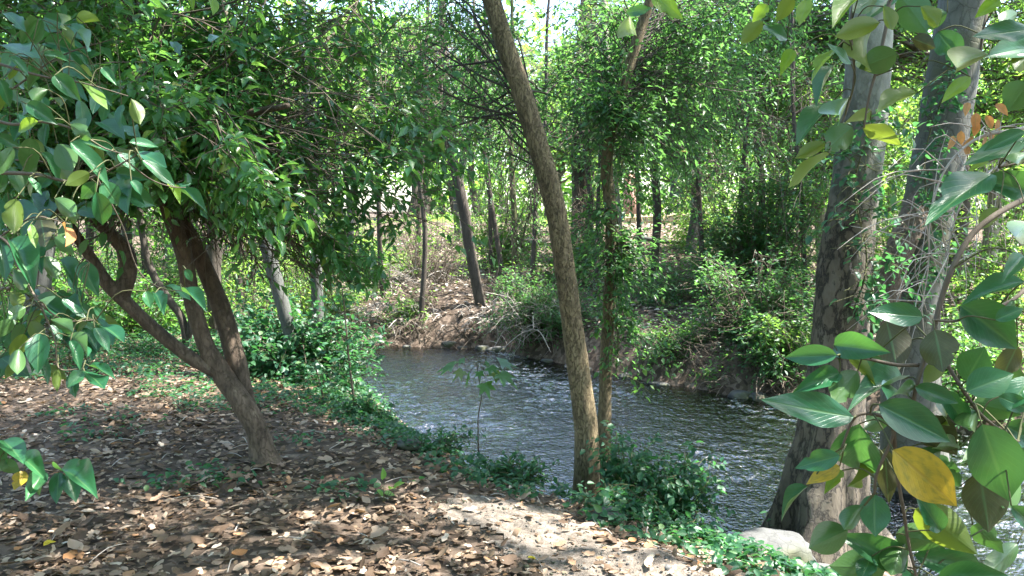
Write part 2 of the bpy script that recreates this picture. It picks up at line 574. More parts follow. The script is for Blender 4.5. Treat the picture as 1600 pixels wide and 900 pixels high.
G['yellow_big'] = leaf_mat('yellow_leaf_near', [(0, (.44, .31, .03)), (1, (.48, .34, .03))], trans=(.5, .36, .03), tw=0.35, rough=0.45, vein=True, spots=(.22, .20, .03))
G['orange_big'] = leaf_mat('orange_dead_leaf', [(0, (.50, .20, .06)), (.5, (.42, .24, .12)), (1, (.55, .30, .14))], trans=(.7, .32, .08), tw=0.4, rough=0.7, vein=True)
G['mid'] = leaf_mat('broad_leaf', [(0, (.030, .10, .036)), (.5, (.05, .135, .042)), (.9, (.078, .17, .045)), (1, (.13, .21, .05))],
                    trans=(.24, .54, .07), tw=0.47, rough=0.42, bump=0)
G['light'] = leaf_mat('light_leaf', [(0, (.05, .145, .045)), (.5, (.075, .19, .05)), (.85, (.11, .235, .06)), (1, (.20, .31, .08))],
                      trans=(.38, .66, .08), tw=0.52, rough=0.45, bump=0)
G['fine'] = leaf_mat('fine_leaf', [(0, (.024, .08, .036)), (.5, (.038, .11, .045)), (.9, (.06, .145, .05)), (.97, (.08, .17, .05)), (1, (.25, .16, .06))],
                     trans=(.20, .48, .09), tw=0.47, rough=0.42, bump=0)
G['nettle'] = leaf_mat('bank_leaf', [(0, (.02, .08, .042)), (.5, (.032, .11, .052)), (.9, (.052, .14, .057)), (1, (.12, .20, .07))],
                       trans=(.11, .38, .08), tw=0.38, rough=0.45, bump=0.1)
G['litter'] = leaf_mat('dry_leaf', [(0, (.055, .036, .024)), (.3, (.115, .075, .048)), (.55, (.20, .138, .09)), (.75, (.29, .21, .15)), (.9, (.42, .33, .25)), (.95, (.34, .16, .06)), (.97, (.48, .40, .31)), (1, (.60, .52, .43))],
                       trans=(.35, .22, .1), tw=0.15, rough=0.75, spec=0.3, bump=0.3)
G['palelitter'] = leaf_mat('pale_sunlit_leaf', [(0, (.16, .12, .09)), (.4, (.30, .24, .19)), (.8, (.45, .38, .31)), (1, (.6, .54, .46))], trans=(.4, .3, .2), tw=0.1, rough=0.8, spec=0.2, bump=0)  # paler than the near litter, standing in for strong sun on the slope
G['deadfine'] = leaf_mat('withered_leaf', [(0, (.22, .11, .05)), (1, (.38, .2, .09))], trans=(.5, .24, .08), tw=0.4, rough=0.8, bump=0)
G['yellow'] = leaf_mat('yellow_leaf', [(0, (.60, .45, .03)), (1, (.65, .5, .04))], trans=(.6, .45, .02), tw=0.25, rough=0.6, bump=0)

B = {}
B['camellia'] = bark_mat('camellia_bark', (.06, .045, .033), (.165, .122, .088), (.29, .235, .18), scale=12, stretch=.4, bump=.8, crack=.3, dist=.008)
B['alder'] = bark_mat('ochre_bark', (.10, .078, .042), (.24, .185, .105), (.40, .34, .22), scale=17, stretch=.3, bump=1.0, crack=.5, dist=.012)
B['grey'] = bark_mat('grey_bark', (.06, .062, .056), (.115, .12, .11), (.17, .175, .165), scale=9, stretch=.3, bump=.5, crack=.2, dist=.006)
B['dark'] = bark_mat('dark_bark', (.045, .038, .03), (.09, .075, .06), scale=10, stretch=.3, bump=.6, crack=.4, dist=.008)
B['birch'] = bark_mat('pale_bark', (.15, .13, .10), (.34, .31, .25), (.45, .43, .37), scale=10, stretch=.6, bump=.5, crack=.35, dist=.006)
B['mottled'] = bark_mat('mottled_bark', (.07, .07, .06), (.16, .16, .14), (.28, .28, .26), scale=5, stretch=.7, bump=.5, crack=.35, moss=(.10, .10, .065), dist=.01)
B['twig'] = bark_mat('twig_bark', (.07, .055, .04), (.15, .12, .09), scale=20, bump=.3, crack=.1, dist=.002)
B['deadtwig'] = bark_mat('dead_twig_bark', (.24, .21, .18), (.42, .38, .33), scale=20, bump=.3, crack=.1, dist=.002)
B['greenstem'] = bark_mat('green_stem', (.05, .065, .025), (.10, .10, .045), scale=20, bump=.2, crack=.0, dist=.002)
B['redstem'] = bark_mat('reddish_stem', (.12, .07, .045), (.2, .13, .09), scale=20, bump=.2, crack=.0, dist=.002)


def big_bark():
    """pale smooth bark above, brown plated bark towards the roots"""
    m, nt, ns, L = new_mat('plane_bark')
    tc = N(ns, "ShaderNodeTexCoord"); sp = N(ns, "ShaderNodeSeparateXYZ"); L.new(tc.outputs["Object"], sp.inputs[0])
    n0 = N(ns, "ShaderNodeTexNoise"); n0.inputs["Scale"].default_value = 3; n0.inputs["Detail"].default_value = 6; L.new(tc.outputs["Object"], n0.inputs[0])
    hz = N(ns, "ShaderNodeMath", operation='MULTIPLY_ADD'); L.new(n0.outputs[0], hz.inputs[0]); hz.inputs[1].default_value = 2.2; L.new(sp.outputs[2], hz.inputs[2])
    hx = N(ns, "ShaderNodeMath", operation='MULTIPLY_ADD'); L.new(sp.outputs[0], hx.inputs[0]); hx.inputs[1].default_value = 1.6; L.new(hz.outputs[0], hx.inputs[2])  # pale tone reaches lower towards the right side
    k = N(ns, "ShaderNodeMapRange"); L.new(hx.outputs[0], k.inputs[0]); k.inputs[1].default_value = 3.6; k.inputs[2].default_value = 4.9
    mp = N(ns, "ShaderNodeMapping"); mp.inputs["Scale"].default_value = (1, 1, .45); L.new(tc.outputs["Object"], mp.inputs[0])
    n1 = N(ns, "ShaderNodeTexNoise"); n1.inputs["Scale"].default_value = 7; n1.inputs["Detail"].default_value = 8; n1.inputs["Roughness"].default_value = .7; L.new(mp.outputs[0], n1.inputs[0])
    ww = N(ns, "ShaderNodeMix", data_type='RGBA'); ww.inputs[0].default_value = 0.22; L.new(mp.outputs[0], ww.inputs[6]); L.new(n1.outputs[1], ww.inputs[7])
    v = N(ns, "ShaderNodeTexVoronoi", feature='DISTANCE_TO_EDGE'); v.inputs["Scale"].default_value = 15; L.new(ww.outputs[2], v.inputs[0])
    cr = ramp(ns, [(0, (0.12, .12, .12)), (.12, (1, 1, 1))]); L.new(v.outputs["Distance"], cr.inputs[0])
    low = ramp(ns, [(.3, (.055, .045, .032)), (.55, (.115, .095, .068)), (.75, (.17, .15, .115))]); L.new(n1.outputs[0], low.inputs[0])
    lo = N(ns, "ShaderNodeMix", data_type='RGBA', blend_type='MULTIPLY'); lo.inputs[0].default_value = .9; L.new(low.outputs[0], lo.inputs[6]); L.new(cr.outputs[0], lo.inputs[7])
    hi = ramp(ns, [(.3, (.11, .12, .09)), (.5, (.22, .235, .19)), (.7, (.36, .37, .33))]); L.new(n1.outputs[0], hi.inputs[0])
    mx = N(ns, "ShaderNodeMix", data_type='RGBA'); L.new(k.outputs[0], mx.inputs[0]); L.new(lo.outputs[2], mx.inputs[6]); L.new(hi.outputs[0], mx.inputs[7])
    inv = N(ns, "ShaderNodeMapRange"); L.new(k.outputs[0], inv.inputs[0]); inv.inputs[3].default_value = 1; inv.inputs[4].default_value = .08
    hb = N(ns, "ShaderNodeMath", operation='MULTIPLY'); L.new(cr.outputs[0], hb.inputs[0]); L.new(inv.outputs[0], hb.inputs[1])
    h2 = N(ns, "ShaderNodeMath", operation='ADD'); L.new(hb.outputs[0], h2.inputs[0]); L.new(n1.outputs[0], h2.inputs[1])
    bp = N(ns, "ShaderNodeBump"); bp.inputs["Strength"].default_value = .7; bp.inputs["Distance"].default_value = .02; L.new(h2.outputs[0], bp.inputs["Height"])
    p = N(ns, "ShaderNodeBsdfPrincipled"); p.inputs["Roughness"].default_value = .85; L.new(mx.outputs[2], p.inputs["Base Color"]); L.new(bp.outputs[0], p.inputs["Normal"])
    o = N(ns, "ShaderNodeOutputMaterial"); L.new(p.outputs[0], o.inputs[0])
    return m


B['plane'] = big_bark()
M_ground = soil_mat('forest_soil', [(.3, (.045, .034, .025)), (.5, (.09, .068, .05)), (.7, (.15, .115, .085))],
                    fleck=[(0, (.04, .028, .02)), (.35, (.08, .058, .042)), (.6, (.14, .105, .08)), (.85, (.22, .17, .13))])
M_path = soil_mat('bare_path_soil', [(.3, (.10, .082, .065)), (.5, (.19, .158, .128)), (.7, (.31, .265, .22))], scale=26, bump=1.0)
M_rock = bark_mat('river_stone', (.055, .055, .052), (.11, .11, .105), (.17, .17, .16), scale=5, stretch=1, bump=.5, crack=.1, moss=(.08, .085, .05), dist=.01)
M_bamboo = plain('bamboo', (.42, .33, .2))
M_tarp = plain('turquoise_fabric', (.10, .42, .40))
M_brick = plain('reddish_render', (.45, .25, .18))
M_white = plain('pale_wall', (.62, .58, .50))


def water_mat():
    m, nt, ns, L = new_mat('water')
    tc = N(ns, "ShaderNodeTexCoord")
    n2 = N(ns, "ShaderNodeTexNoise"); n2.inputs["Scale"].default_value = 26; n2.inputs["Detail"].default_value = 3; L.new(tc.outputs["Object"], n2.inputs[0])
    bp = N(ns, "ShaderNodeBump"); bp.inputs["Strength"].default_value = 1; bp.inputs["Distance"].default_value = .022; L.new(n2.outputs[0], bp.inputs["Height"])
    fr = N(ns, "ShaderNodeFresnel"); fr.inputs[0].default_value = 3.6; L.new(bp.outputs[0], fr.inputs["Normal"])
    gl = N(ns, "ShaderNodeBsdfGlossy"); gl.inputs["Roughness"].default_value = .03; L.new(bp.outputs[0], gl.inputs["Normal"])
    tr = N(ns, "ShaderNodeBsdfTransparent"); tr.inputs[0].default_value = (.42, .45, .30, 1)
    ms = N(ns, "ShaderNodeMixShader"); L.new(fr.outputs[0], ms.inputs[0]); L.new(tr.outputs[0], ms.inputs[1]); L.new(gl.outputs[0], ms.inputs[2])
    o = N(ns, "ShaderNodeOutputMaterial"); L.new(ms.outputs[0], o.inputs[0])
    return m


M_water = water_mat()


# ------------------------------------------------------------------ setting
def axis_grid(fine0, fine1, step, far_, grow=1.13):
    a = list(np.arange(fine0, fine1 + 1e-6, step))
    s = step; v = a[-1]
    while v < far_:
        s *= grow; v += s; a.append(v)
    s = step; v = a[0]
    while v > -far_:
        s *= grow; v -= s; a.insert(0, v)
    return np.array(a)


gx = axis_grid(-4.5, 4.5, 0.055, 900)
gy = axis_grid(1.5, 12.0, 0.055, 900)
X, Y = np.meshgrid(gx, gy)
Zt = H(X, Y)


def grid_faces(ny, nx):
    i = np.arange(ny - 1)[:, None] * nx; j = np.arange(nx - 1)[None]
    return np.stack([i + j, i + j + 1, i + nx + j + 1, i + nx + j], -1).reshape(-1, 4)


me = mesh_from('ground', np.stack([X, Y, Zt], -1).reshape(-1, 3), grid_faces(*X.shape), M_ground, True)
ground = link('ground', me, kind='structure', label='leaf-strewn soil of both river banks')

wx = axis_grid(-3.2, 4.8, 0.03, 900, 1.25); wy = axis_grid(4.8, 13.4, 0.03, 900, 1.25)
WX, WY = np.meshgrid(wx, wy)
wh = np.zeros(WX.shape)
calm = .35 + .9 * sstep(.30, .66, vnoise(WX * 1.0, WY * .7, 201))
calm *= 1 - .75 * sstep(-.2, -1.6, WX) * sstep(9.0, 11.5, WY)
for wl, amp, da in ((.46, .0055, 0), (.28, .0052, .5), (.19, .0048, -.4), (.14, .0040, .9), (.105, .0032, -.9), (.24, .005, 1.5), (.085, .0022, .2)):
    ang = -2.35 + da + .5 * fbm(WX * .7, WY * .7, int(wl * 100))
    ph = 14 * fbm(WX * 1.1, WY * 1.1, int(wl * 1000), 3)
    wh += amp * np.sin((WX * np.cos(ang) + WY * np.sin(ang)) * 2 * PI / wl + ph)
wh = wh * .95 * calm + .012 * fbm(WX * 6, WY * 6, 77, 3) * calm
wh *= sstep(60, 14, np.hypot(WX, WY - 8))
me = mesh_from('water', np.stack([WX, WY, WATER_Z + wh], -1).reshape(-1, 3), grid_faces(*WX.shape), M_water, True)
river = link('water', me, kind='structure', label='rippled river water between the banks')

# bare earth path, a sheet just above the ground
PATH = np.array([(1.6, 1.2), (.8, 2.5), (.5, 3.15), (.25, 3.7), (.0, 4.1)], float)


def path_d(x, y):
    return np.abs(sdist(x, y, PATH, 1)) + 0.55 * fbm(x * 2.6, y * 2.6, 31) + .25 * fbm(x * 9, y * 9, 35)


px_ = np.arange(-1.6, 2.4, .04); py_ = np.arange(1.0, 5.6, .04)
PX, PY = np.meshgrid(px_, py_)
mk = path_d(PX, PY) < 0.34
fc = grid_faces(*PX.shape)
ok = mk.ravel()[fc].all(1)
fc = fc[ok]
used, invi = np.unique(fc, return_inverse=True)
PV = np.stack([PX, PY, H(PX, PY) + 0.008 + .022 * fbm(PX * 9, PY * 9, 4)], -1).reshape(-1, 3)[used]
me = mesh_from('path', PV, invi.reshape(-1, 4), M_path, True)
link('path', me, kind='structure', label='patch of bare trodden earth in the leaf litter')

# places to be sunlit; leaves on their way to the sun are dropped
def spot(px, py, d, r):
    SPOTS.append((P(px, py, d), r))


def gspot(px, py, r, z=0.0):
    SPOTS.append((PZ(px, py, z), r))


for a in [(790, 800, .20), (850, 825, .22), (930, 875, .18), (720, 795, .14), (640, 785, .12), (560, 800, .13), (480, 800, .09), (590, 870, .14),
          (350, 800, .10), (330, 835, .09), (390, 775, .08), (140, 870, .08), (430, 870, .09), (700, 850, .10), (230, 850, .06), (520, 740, .06), (610, 755, .08),
          (980, 850, .08), (480, 700, .07), (1010, 890, .12), (690, 720, .03), (900, 805, .07), (770, 875, .09), (60, 890, .07), (300, 890, .08), (510, 850, .06), (200, 790, .04), (430, 830, .06),
          (650, 820, .06), (250, 700, .04), (120, 720, .04), (880, 890, .10), (500, 890, .07)]:
    gspot(a[0], a[1], a[2], 0.02)
_r = np.random.default_rng(5)
for _ in range(46):
    spot(_r.uniform(230, 690), _r.uniform(-10, 400), _r.uniform(3.9, 4.9), _r.uniform(.03, .12))
for _ in range(26):
    spot(_r.uniform(690, 1280), _r.uniform(0, 600), _r.uniform(9, 15), _r.uniform(.15, .5))
for a in [(225, 225, 1.8, .12), (140, 225, 1.8, .12), (250, 270, 1.8, .12), (80, 255, 1.8, .08), (160, 530, 1.75, .08), (120, 550, 1.75, .09), (90, 515, 1.75, .07),
          (425, 200, 4.0, .2), (500, 190, 4.0, .2), (390, 150, 4.2, .15), (480, 330, 4.2, .2), (570, 200, 4.3, .2), (350, 60, 4, .12), (560, 320, 4.2, .15),
          (370, 530, 5.1, .05), (300, 470, 5.0, .05), (350, 590, 5.1, .04), (540, 260, 4.3, .2), (620, 130, 4.6, .2),
          (1105, 780, 4.6, .06), (1050, 760, 4.6, .05), (960, 560, 5.4, .08), (640, 500, 13.8, .9), (690, 470, 14.5, 1.0), (620, 440, 16, 1.3),
          (600, 400, 19, 1.6), (600, 380, 20, 2.2), (660, 290, 24, 2.4), (570, 430, 16.5, 1.0), (690, 500, 14.2, .8), (600, 480, 15, .9), (1000, 385, 25, 1.5), (1030, 470, 15, .4), (990, 500, 12, .3), (1060, 600, 10.4, .25),
          (1020, 380, 22, 1.0), (850, 430, 18, .6), (1160, 350, 11, .35), (1220, 590, 9.4, .25), (1180, 520, 9.8, .3), (1150, 400, 10, .3),
          (940, 300, 5.5, .06), (840, 130, 5.3, .07), (450, 400, 12, 1.0), (380, 350, 15, 1.2), (500, 450, 14, 1.2), (1365, 200, 5.4, .12), (580, 540, 13, .6), (660, 560, 12, .5)]:
    spot(*a)


# ------------------------------------------------------------------ foliage machinery
class Crown:
    """collects leaf positions and frames for one plant; the 300 that show largest become parts"""
    def __init__(s):
        s.p = []; s.R = []; s.l = []; s.w = []

    def add(s, pos, R, l, w):
        s.p.append(pos); s.R.append(R); s.l.append(l); s.w.append(w)

    def cat(s):
        p, R, l, w_ = np.concatenate(s.p), np.concatenate(s.R), np.concatenate(s.l), np.concatenate(s.w)
        k = gap_mask(p)
        # leaves above the river are cut away so its water mirrors the sky
        k &= ~((p[:, 2] > 1.9 + .275 * p[:, 1]) & (p[:, 1] > 8) & (p[:, 1] < 27) & (p[:, 0] > -5) & (p[:, 0] < .30 * p[:, 1]))
        return p[k], R[k], l[k], w_[k]


MESHCACHE = {}


def leaf_parts(parent, name, pos, R, l, w, mats, tpl=None, key='near'):
    """every leaf an object of its own, mesh data shared"""
    base = np.array(parent.location) if parent.type == 'EMPTY' else np.zeros(3)
    if key not in MESHCACHE:
        MESHCACHE[key] = []
        for v in (tpl or NEAR_TPL):
            MESHCACHE[key].append(mesh_from(name, v[0], v[1], mats[0], True, uv=v[2] if len(v) > 2 else None))
    ms = MESHCACHE[key]
    for i in range(len(pos)):
        o = bpy.data.objects.new(name, ms[i % len(ms)])
        COL.objects.link(o)
        o.parent = parent
        M = np.eye(4)
        M[:3, 0] = R[i][:, 0] * l[i]; M[:3, 1] = R[i][:, 1] * w[i]; M[:3, 2] = R[i][:, 2] * l[i]
        M[:3, 3] = pos[i] - base
        o.matrix_basis = Matrix(M.tolist())
        mt = mats[i % len(mats)] if not isinstance(mats, dict) else mats[i]
        if mt is not o.data.materials[0]:
            o.material_slots[0].link = 'OBJECT'; o.material_slots[0].material = mt


NEAR_TPL = [tpl_near(6, .10, .14), tpl_near(6, .16, .26, wave=.06), tpl_near(6, .05, .06, twist=.35), tpl_near(6, .13, .2, wave=.08, twist=-.3)]
BIG_TPL = [tpl_near(14, .10, .12, 6), tpl_near(14, .17, .20, 6, wave=.07), tpl_near(14, .06, .05, 6, twist=.3, wave=.04), tpl_near(14, .13, .16, 6, wave=.05, twist=-.25),
           tpl_near(18, .20, .30, 6, wave=.10, bites=((.35, 1, .35),)), tpl_near(18, .08, .10, 6, wave=.09, twist=.2, bites=((.62, -1, .4), (.8, 1, .25))), tpl_near(14, .24, .34, 6, wave=.05, twist=.35), tpl_near(14, .04, -.06, 6, wave=.08, slim=.9)]
FARL, MIDL, PALM, LITL = tpl_far(), tpl_mid(), tpl_palm(), tpl_litter()
LITL2 = tpl_litter2(); FOURL = tpl_four()


def pick(pos, l, nmax=300, cell=14, minpx=9):
    """indices of the leaves that show largest, nearest leaf per picture cell first"""
    x, y, d = proj(pos)
    size = l * F / np.maximum(d, .1)
    ok = (d > .3) & (x > -10) & (x < 1610) & (y > -10) & (y < 910) & (size > minpx)
    idx = np.nonzero(ok)[0]
    idx = idx[np.argsort(d[idx])]
    seen = set(); out = []
    for i in idx:
        k = (int(x[i] // cell), int(y[i] // cell))
        if k in seen:
            continue
        seen.add(k); out.append(i)
    out = np.array(out, int)
    if len(out) > nmax:
        out = out[np.argsort(-size[out])[:nmax]]
    m = np.zeros(len(pos), bool); m[out] = True
    return m


def finish_crown(cr, parent, mat, tpl=MIDL, parts=0, part_mats=None, name='crown', leafname='leaf', part_tpl=None, key='near', cell=14):
    p, R, l, w_ = cr.cat()
    if parts:
        m = pick(p, l, parts, cell)
        leaf_parts(parent, leafname, p[m], R[m], l[m], w_[m], part_mats or [mat], part_tpl, key)
        p, R, l, w_ = p[~m], R[~m], l[~m], w_[~m]
    V, Fc = inst(tpl, p, R, l, w_)
    mb = MB(); mb.add(V, Fc)
    mb.build(name, mat, parent, smooth=False, kind='stuff')
    return len(p)


def bough(cr, tw, start, end, r0, leaf=.07, ratio=.45, twigs=10, leaves=14, tl=.35, sag=.1, droop=.5, upj=.5, sides=5, jit=.02, t0=.3, mainmb=None, twr=.004):
    start = np.asarray(start, float); end = np.asarray(end, float)
    L = np.linalg.norm(end - start)
    mid = (start + end) / 2 + rng.normal(0, .12, 3) * L + np.array([0, 0, sag * L])
    pts = catmull([start, mid, end], 9)
    pts[1:-1] += rng.normal(0, .012, (7, 3)) * L
    tube(mainmb or tw, pts, np.linspace(r0, max(r0 * .2, .002), 9), sides if start[1] < 9 else 4, 9 if start[1] < 9 else 6)
    K = twigs; n = max(2, int(leaves * rng.uniform(.7, 1.25)))
    t = t0 + (1 - t0) * (np.arange(K) + rng.random(K)) / K
    i = np.minimum((t * 8).astype(int), 7); f = (t * 8 - i)[:, None]
    b = pts[i] * (1 - f) + pts[i + 1] * f
    d = norm(pts[np.minimum(i + 1, 8)] - pts[i] + 1e-9)
    out = norm(d * .7 + rng.normal(0, .7, (K, 3)) + np.array([0, 0, -.15]))
    ln = (tl * rng.uniform(.5, 1.2, K))[:, None]
    e = b + out * ln + np.array([0, 0, -.15]) * ln
    c = (b + e) / 2 + rng.normal(0, .06, (K, 3)) * ln + np.array([0, 0, .05]) * ln
    # twig tubes: 3 rings of 3
    pr = norm(np.cross(out, rng.normal(0, 1, (K, 3)))); qr = np.cross(out, pr)
    tr = np.linspace(0, 1, 3)[None, :, None]
    ring = (1 - tr) ** 2 * b[:, None] + 2 * tr * (1 - tr) * c[:, None] + tr ** 2 * e[:, None]
    rad = (np.array([1.3, .9, .35]) * twr)[None, :, None, None]
    th = np.array([0, 2.1, 4.2])
    offs = np.cos(th)[None, None, :, None] * pr[:, None, None] + np.sin(th)[None, None, :, None] * qr[:, None, None]
    V = (ring[:, :, None] + rad * offs).reshape(-1, 3)
    kk = np.arange(K)[:, None, None] * 9; ii = np.arange(2)[None, :, None] * 3; jj = np.arange(3)[None, None]; j2 = (jj + 1) % 3
    tw.add(V, np.stack([kk + ii + jj, kk + ii + j2, kk + ii + 3 + j2, kk + ii + 3 + jj], -1).reshape(-1, 4))
    tt = np.linspace(.12, 1.0, n)[None, :, None]
    q = (((1 - tt) ** 2) * b[:, None] + 2 * tt * (1 - tt) * c[:, None] + tt ** 2 * e[:, None]).reshape(-1, 3)
    q = q + rng.normal(0, jit, q.shape)
    sidev = norm(np.cross(out, [0, 0, 1.0]) + 1e-6)
    alt = np.where(np.arange(n) % 2, 1, -1)[None, :, None]
    a = norm((out[:, None] * .7 + sidev[:, None] * alt * .8).reshape(-1, 3) + rng.normal(0, .35, q.shape))
    a[:, 2] -= np.abs(rng.normal(droop, .25, len(q))) * .8
    up = np.stack([rng.normal(0, upj, len(q)), rng.normal(0, upj, len(q)), np.ones(len(q))], -1)
    R = frames(norm(a), norm(up))
    l = leaf * rng.uniform(.6, 1.25, len(q))
    cr.add(q, R, l, l * ratio * rng.uniform(.85, 1.15, len(q)))
    return pts


def in_ell(c, r, n, shell=.4):
    v = norm(rng.normal(0, 1, (n, 3)))
    rad = (shell + (1 - shell) * rng.random(n)) ** .7
    return np.asarray(c) + v * np.asarray(r) * rad[:, None]


def trunk_pt(path, z):
    i = np.argmin(np.abs(path[:, 2] - z))
    return path[i]


TRIS = 0


def tree(name, label, cat, path, radii, bark, leafm, ells, leaf=.08, ratio=.5, twigs=8, leaves=14, tl=.5, sides=14, n=None, tpl=FARL, parts=0, part_mats=None,
         ridge=0, rough=.06, group=None, droop=.5, upj=.5, br=.03, sag=.12, extra=None, jit=.04, seed=0, twr=.005, fork=None, flare=None, boughmat=None, key='near', limb=None, cull=None, smin=None):
    path = np.asarray(path, float)
    root = thing(name, label, cat, path[0], group)
    mb = MB()
    c = tube(mb, path, radii, sides, n, rough=rough, ridge=ridge, seed=seed, flare=flare)
    mb.build('trunk', B[bark], root)
    cr = Crown(); tw = MB(); lm = MB()
    for pth, rd in (extra or []):
        b = MB(); tube(b, pth, rd, max(8, sides - 4), rough=rough, ridge=ridge * .6, seed=seed + 3)
        b.build('limb', B[limb or bark], root)
    for e in ells:
        cen, rad, nb = e[:3]
        zf = e[3] if len(e) > 3 else .55
        for tgt in in_ell(cen, rad, nb):
            zt = c[0][2] + (tgt[2] - c[0][2]) * zf
            if smin is not None:
                zt = max(zt, smin + rng.uniform(0, .3 if smin < 3 else 2.5))
            s = trunk_pt(c, min(zt, c[-1][2]))
            if len(e) > 4:
                s = np.asarray(e[4]) + rng.normal(0, .1, 3)
            bk = br
            for tries in range(12):
                seg = catmull([s, (s + tgt) / 2 + [0, 0, sag * np.linalg.norm(tgt - s)], tgt], 24)
                if gap_mask(seg, .03).all():
                    break
                tgt = in_ell(cen, rad, 1)[0]
            else:
                bk = min(br, .012)
            bough(cr, tw, s, tgt, bk * rng.uniform(.6, 1.1), leaf, ratio, twigs, leaves, tl, sag, droop, upj, jit=jit, mainmb=lm, twr=twr)
    lm.build('branches', B[boughmat or 'twig'], root, kind='stuff')
    tw.build('twigs', B[boughmat or 'twig'], root, kind='stuff')
    if cull is not None:
        for q in range(len(cr.p)):
            kk = cull(cr.p[q]); cr.p[q] = cr.p[q][kk]; cr.R[q] = cr.R[q][kk]; cr.l[q] = cr.l[q][kk]; cr.w[q] = cr.w[q][kk]
    if cr.p:
        finish_crown(cr, root, G[leafm], tpl, parts, part_mats, key=key)
    return root




def Hs(x, y):
    return float(H(np.array([x]), np.array([y]))[0])


def on(px, d, sink=0.03):
    p = P(px, 450, d)
    return np.array([p[0], p[1], Hs(p[0], p[1]) - sink])


def flare_fn(amp, h, lobes=3, ph=0.0, z0=None):
    def f(c, th, r):
        zz = c[:, 2] - (c[0, 2] if z0 is None else z0)
        return 1 + amp * np.exp(-np.maximum(zz, 0) / h)[:, None] * (1 + 0.35 * np.cos(lobes * th[None] + ph) + .2 * np.cos((lobes + 2) * th[None] + ph * 2))
    return f


# ================================================================== large structure: trees
# ---- camellia tree on the left bank
cb = PZ(418, 722, 0.0); cb[2] = Hs(cb[0], cb[1]) - .05
D0 = cb[1]
fork1 = P(352, 592, D0 + .02)
cam_path = [cb, P(400, 670, D0), P(378, 630, D0), fork1, P(322, 540, D0 - .02), P(300, 470, D0 - .05), P(288, 400, D0 - .05), P(262, 322, D0 - .1), P(240, 240, D0 - .1),
            P(228, 150, D0 - .1), P(218, 60, D0), P(214, -60, D0), P(205, -220, D0 + .1), P(215, -420, D0 + .2)]
right_stem = [P(385, 640, D0 + .08), P(368, 560, D0 + .12), P(348, 490, D0 + .14), P(325, 430, D0 + .15), P(300, 375, D0 + .1), P(275, 330, D0 + .08), P(238, 270, D0 + .1), P(205, 190, D0 + .15), P(180, 90, D0 + .2),
              P(165, -30, D0 + .2), P(150, -200, D0 + .3)]
left_limb = [P(345, 585, D0), P(300, 560, D0 - .05), P(250, 522, D0 - .1), P(205, 480, D0 - .15), P(165, 440, D0 - .2), P(140, 400, D0 - .2), P(100, 340, D0 - .3), P(40, 260, D0 - .5)]
low_knee = [P(188, 462, D0 - .16), P(200, 425, D0 - .12), P(196, 392, D0 - .1), P(172, 365, D0 - .1), P(140, 330, D0 - .1), P(120, 250, D0)]
left_back = [P(240, 265, D0), P(300, 210, D0 - .1), P(380, 180, D0 - .3), P(450, 165, D0 - .5)]
px2m = D0 / F
e = lambda px, py, d, rx, ry, rz, n, zf=.55: (P(px, py, d), (rx, ry, rz), n, zf)
def low_cut(p):
    # the crown is thin low down on its left half
    zc = np.interp(p[:, 0], [P(q, 0, 5)[0] for q in (0, 140, 345, 395, 465, 520)], [1.05, 1.62, 1.66, 1.52, 1.46, 1.12]) + .35 * fbm(p[:, 0] * 3, p[:, 1] * 3, 6)
    return (p[:, 2] > zc) | (rng.random(len(p)) < .08)


tree('camellia_tree', 'leaning camellia tree with a forked brown trunk and glossy leaves on the left bank', 'tree', cam_path,
     [x * px2m for x in (20, 17, 16.5, 17, 13, 12.5, 12.5, 12, 11, 10.5, 10, 10, 8, 5)], 'camellia', 'camellia',
     [e(470, 200, D0 - .75, .75, .55, .6, 30, .7), e(340, 110, D0 - .8, .9, .6, .6, 26, .8), e(150, 110, D0 - .6, .9, .7, .7, 24, .8),
      e(580, 250, D0 - .2, .62, .6, .65, 22, .7), e(480, 330, D0 - .2, .7, .5, .38, 22, .9), e(610, 110, D0, .4, .5, .6, 12, .8),
      e(60, 300, D0 - .3, .6, .5, .7, 14, .8), e(430, 360, D0 + .1, .5, .4, .25, 9, .95), e(250, -250, D0 - .7, 2.2, 2.4, 1.1, 60, .8), e(-250, 100, D0 - 1.4, 1.3, 1.6, 1.2, 34, .8), e(650, 210, D0, .35, .4, .5, 9, .8),
      e(60, 90, D0 - .3, .9, .7, .8, 22, .8), e(300, 20, D0 + .3, 1.2, .7, .5, 18, .8), e(660, 330, D0 - .1, .22, .3, .22, 5, .9), e(570, 440, D0 + .8, .45, .4, .25, 9, 1.1), e(560, 400, D0 + .1, .4, .4, .2, 9, 1.0), e(440, 420, D0 + .3, .3, .3, .15, 5, 1.0), e(640, 20, D0 + .2, .5, .5, .5, 9, .8), e(500, 90, D0 - .3, .7, .6, .5, 18, .8)],
     leaf=.082, ratio=.46, twigs=10, leaves=11, tl=.32, sides=20, n=90, tpl=FOURL, parts=300, part_mats=[G['camellia']], ridge=.04, rough=.08,
     extra=[(right_stem, [x * px2m for x in (16, 16, 15, 14, 13, 12.5, 12, 11, 10, 9, 6)]), (left_limb, [x * px2m for x in (10.5, 10, 10, 10, 10, 8, 7, 5)]),
            (low_knee, [x * px2m for x in (14, 13, 12, 10, 7, 4)]), (left_back, [x * px2m for x in (10, 8, 6, 4)])],
     droop=.55, br=.008, sag=.10, jit=.025, seed=2, flare=flare_fn(.6, .09), key='near', twr=.0028, cull=low_cut, smin=1.75)

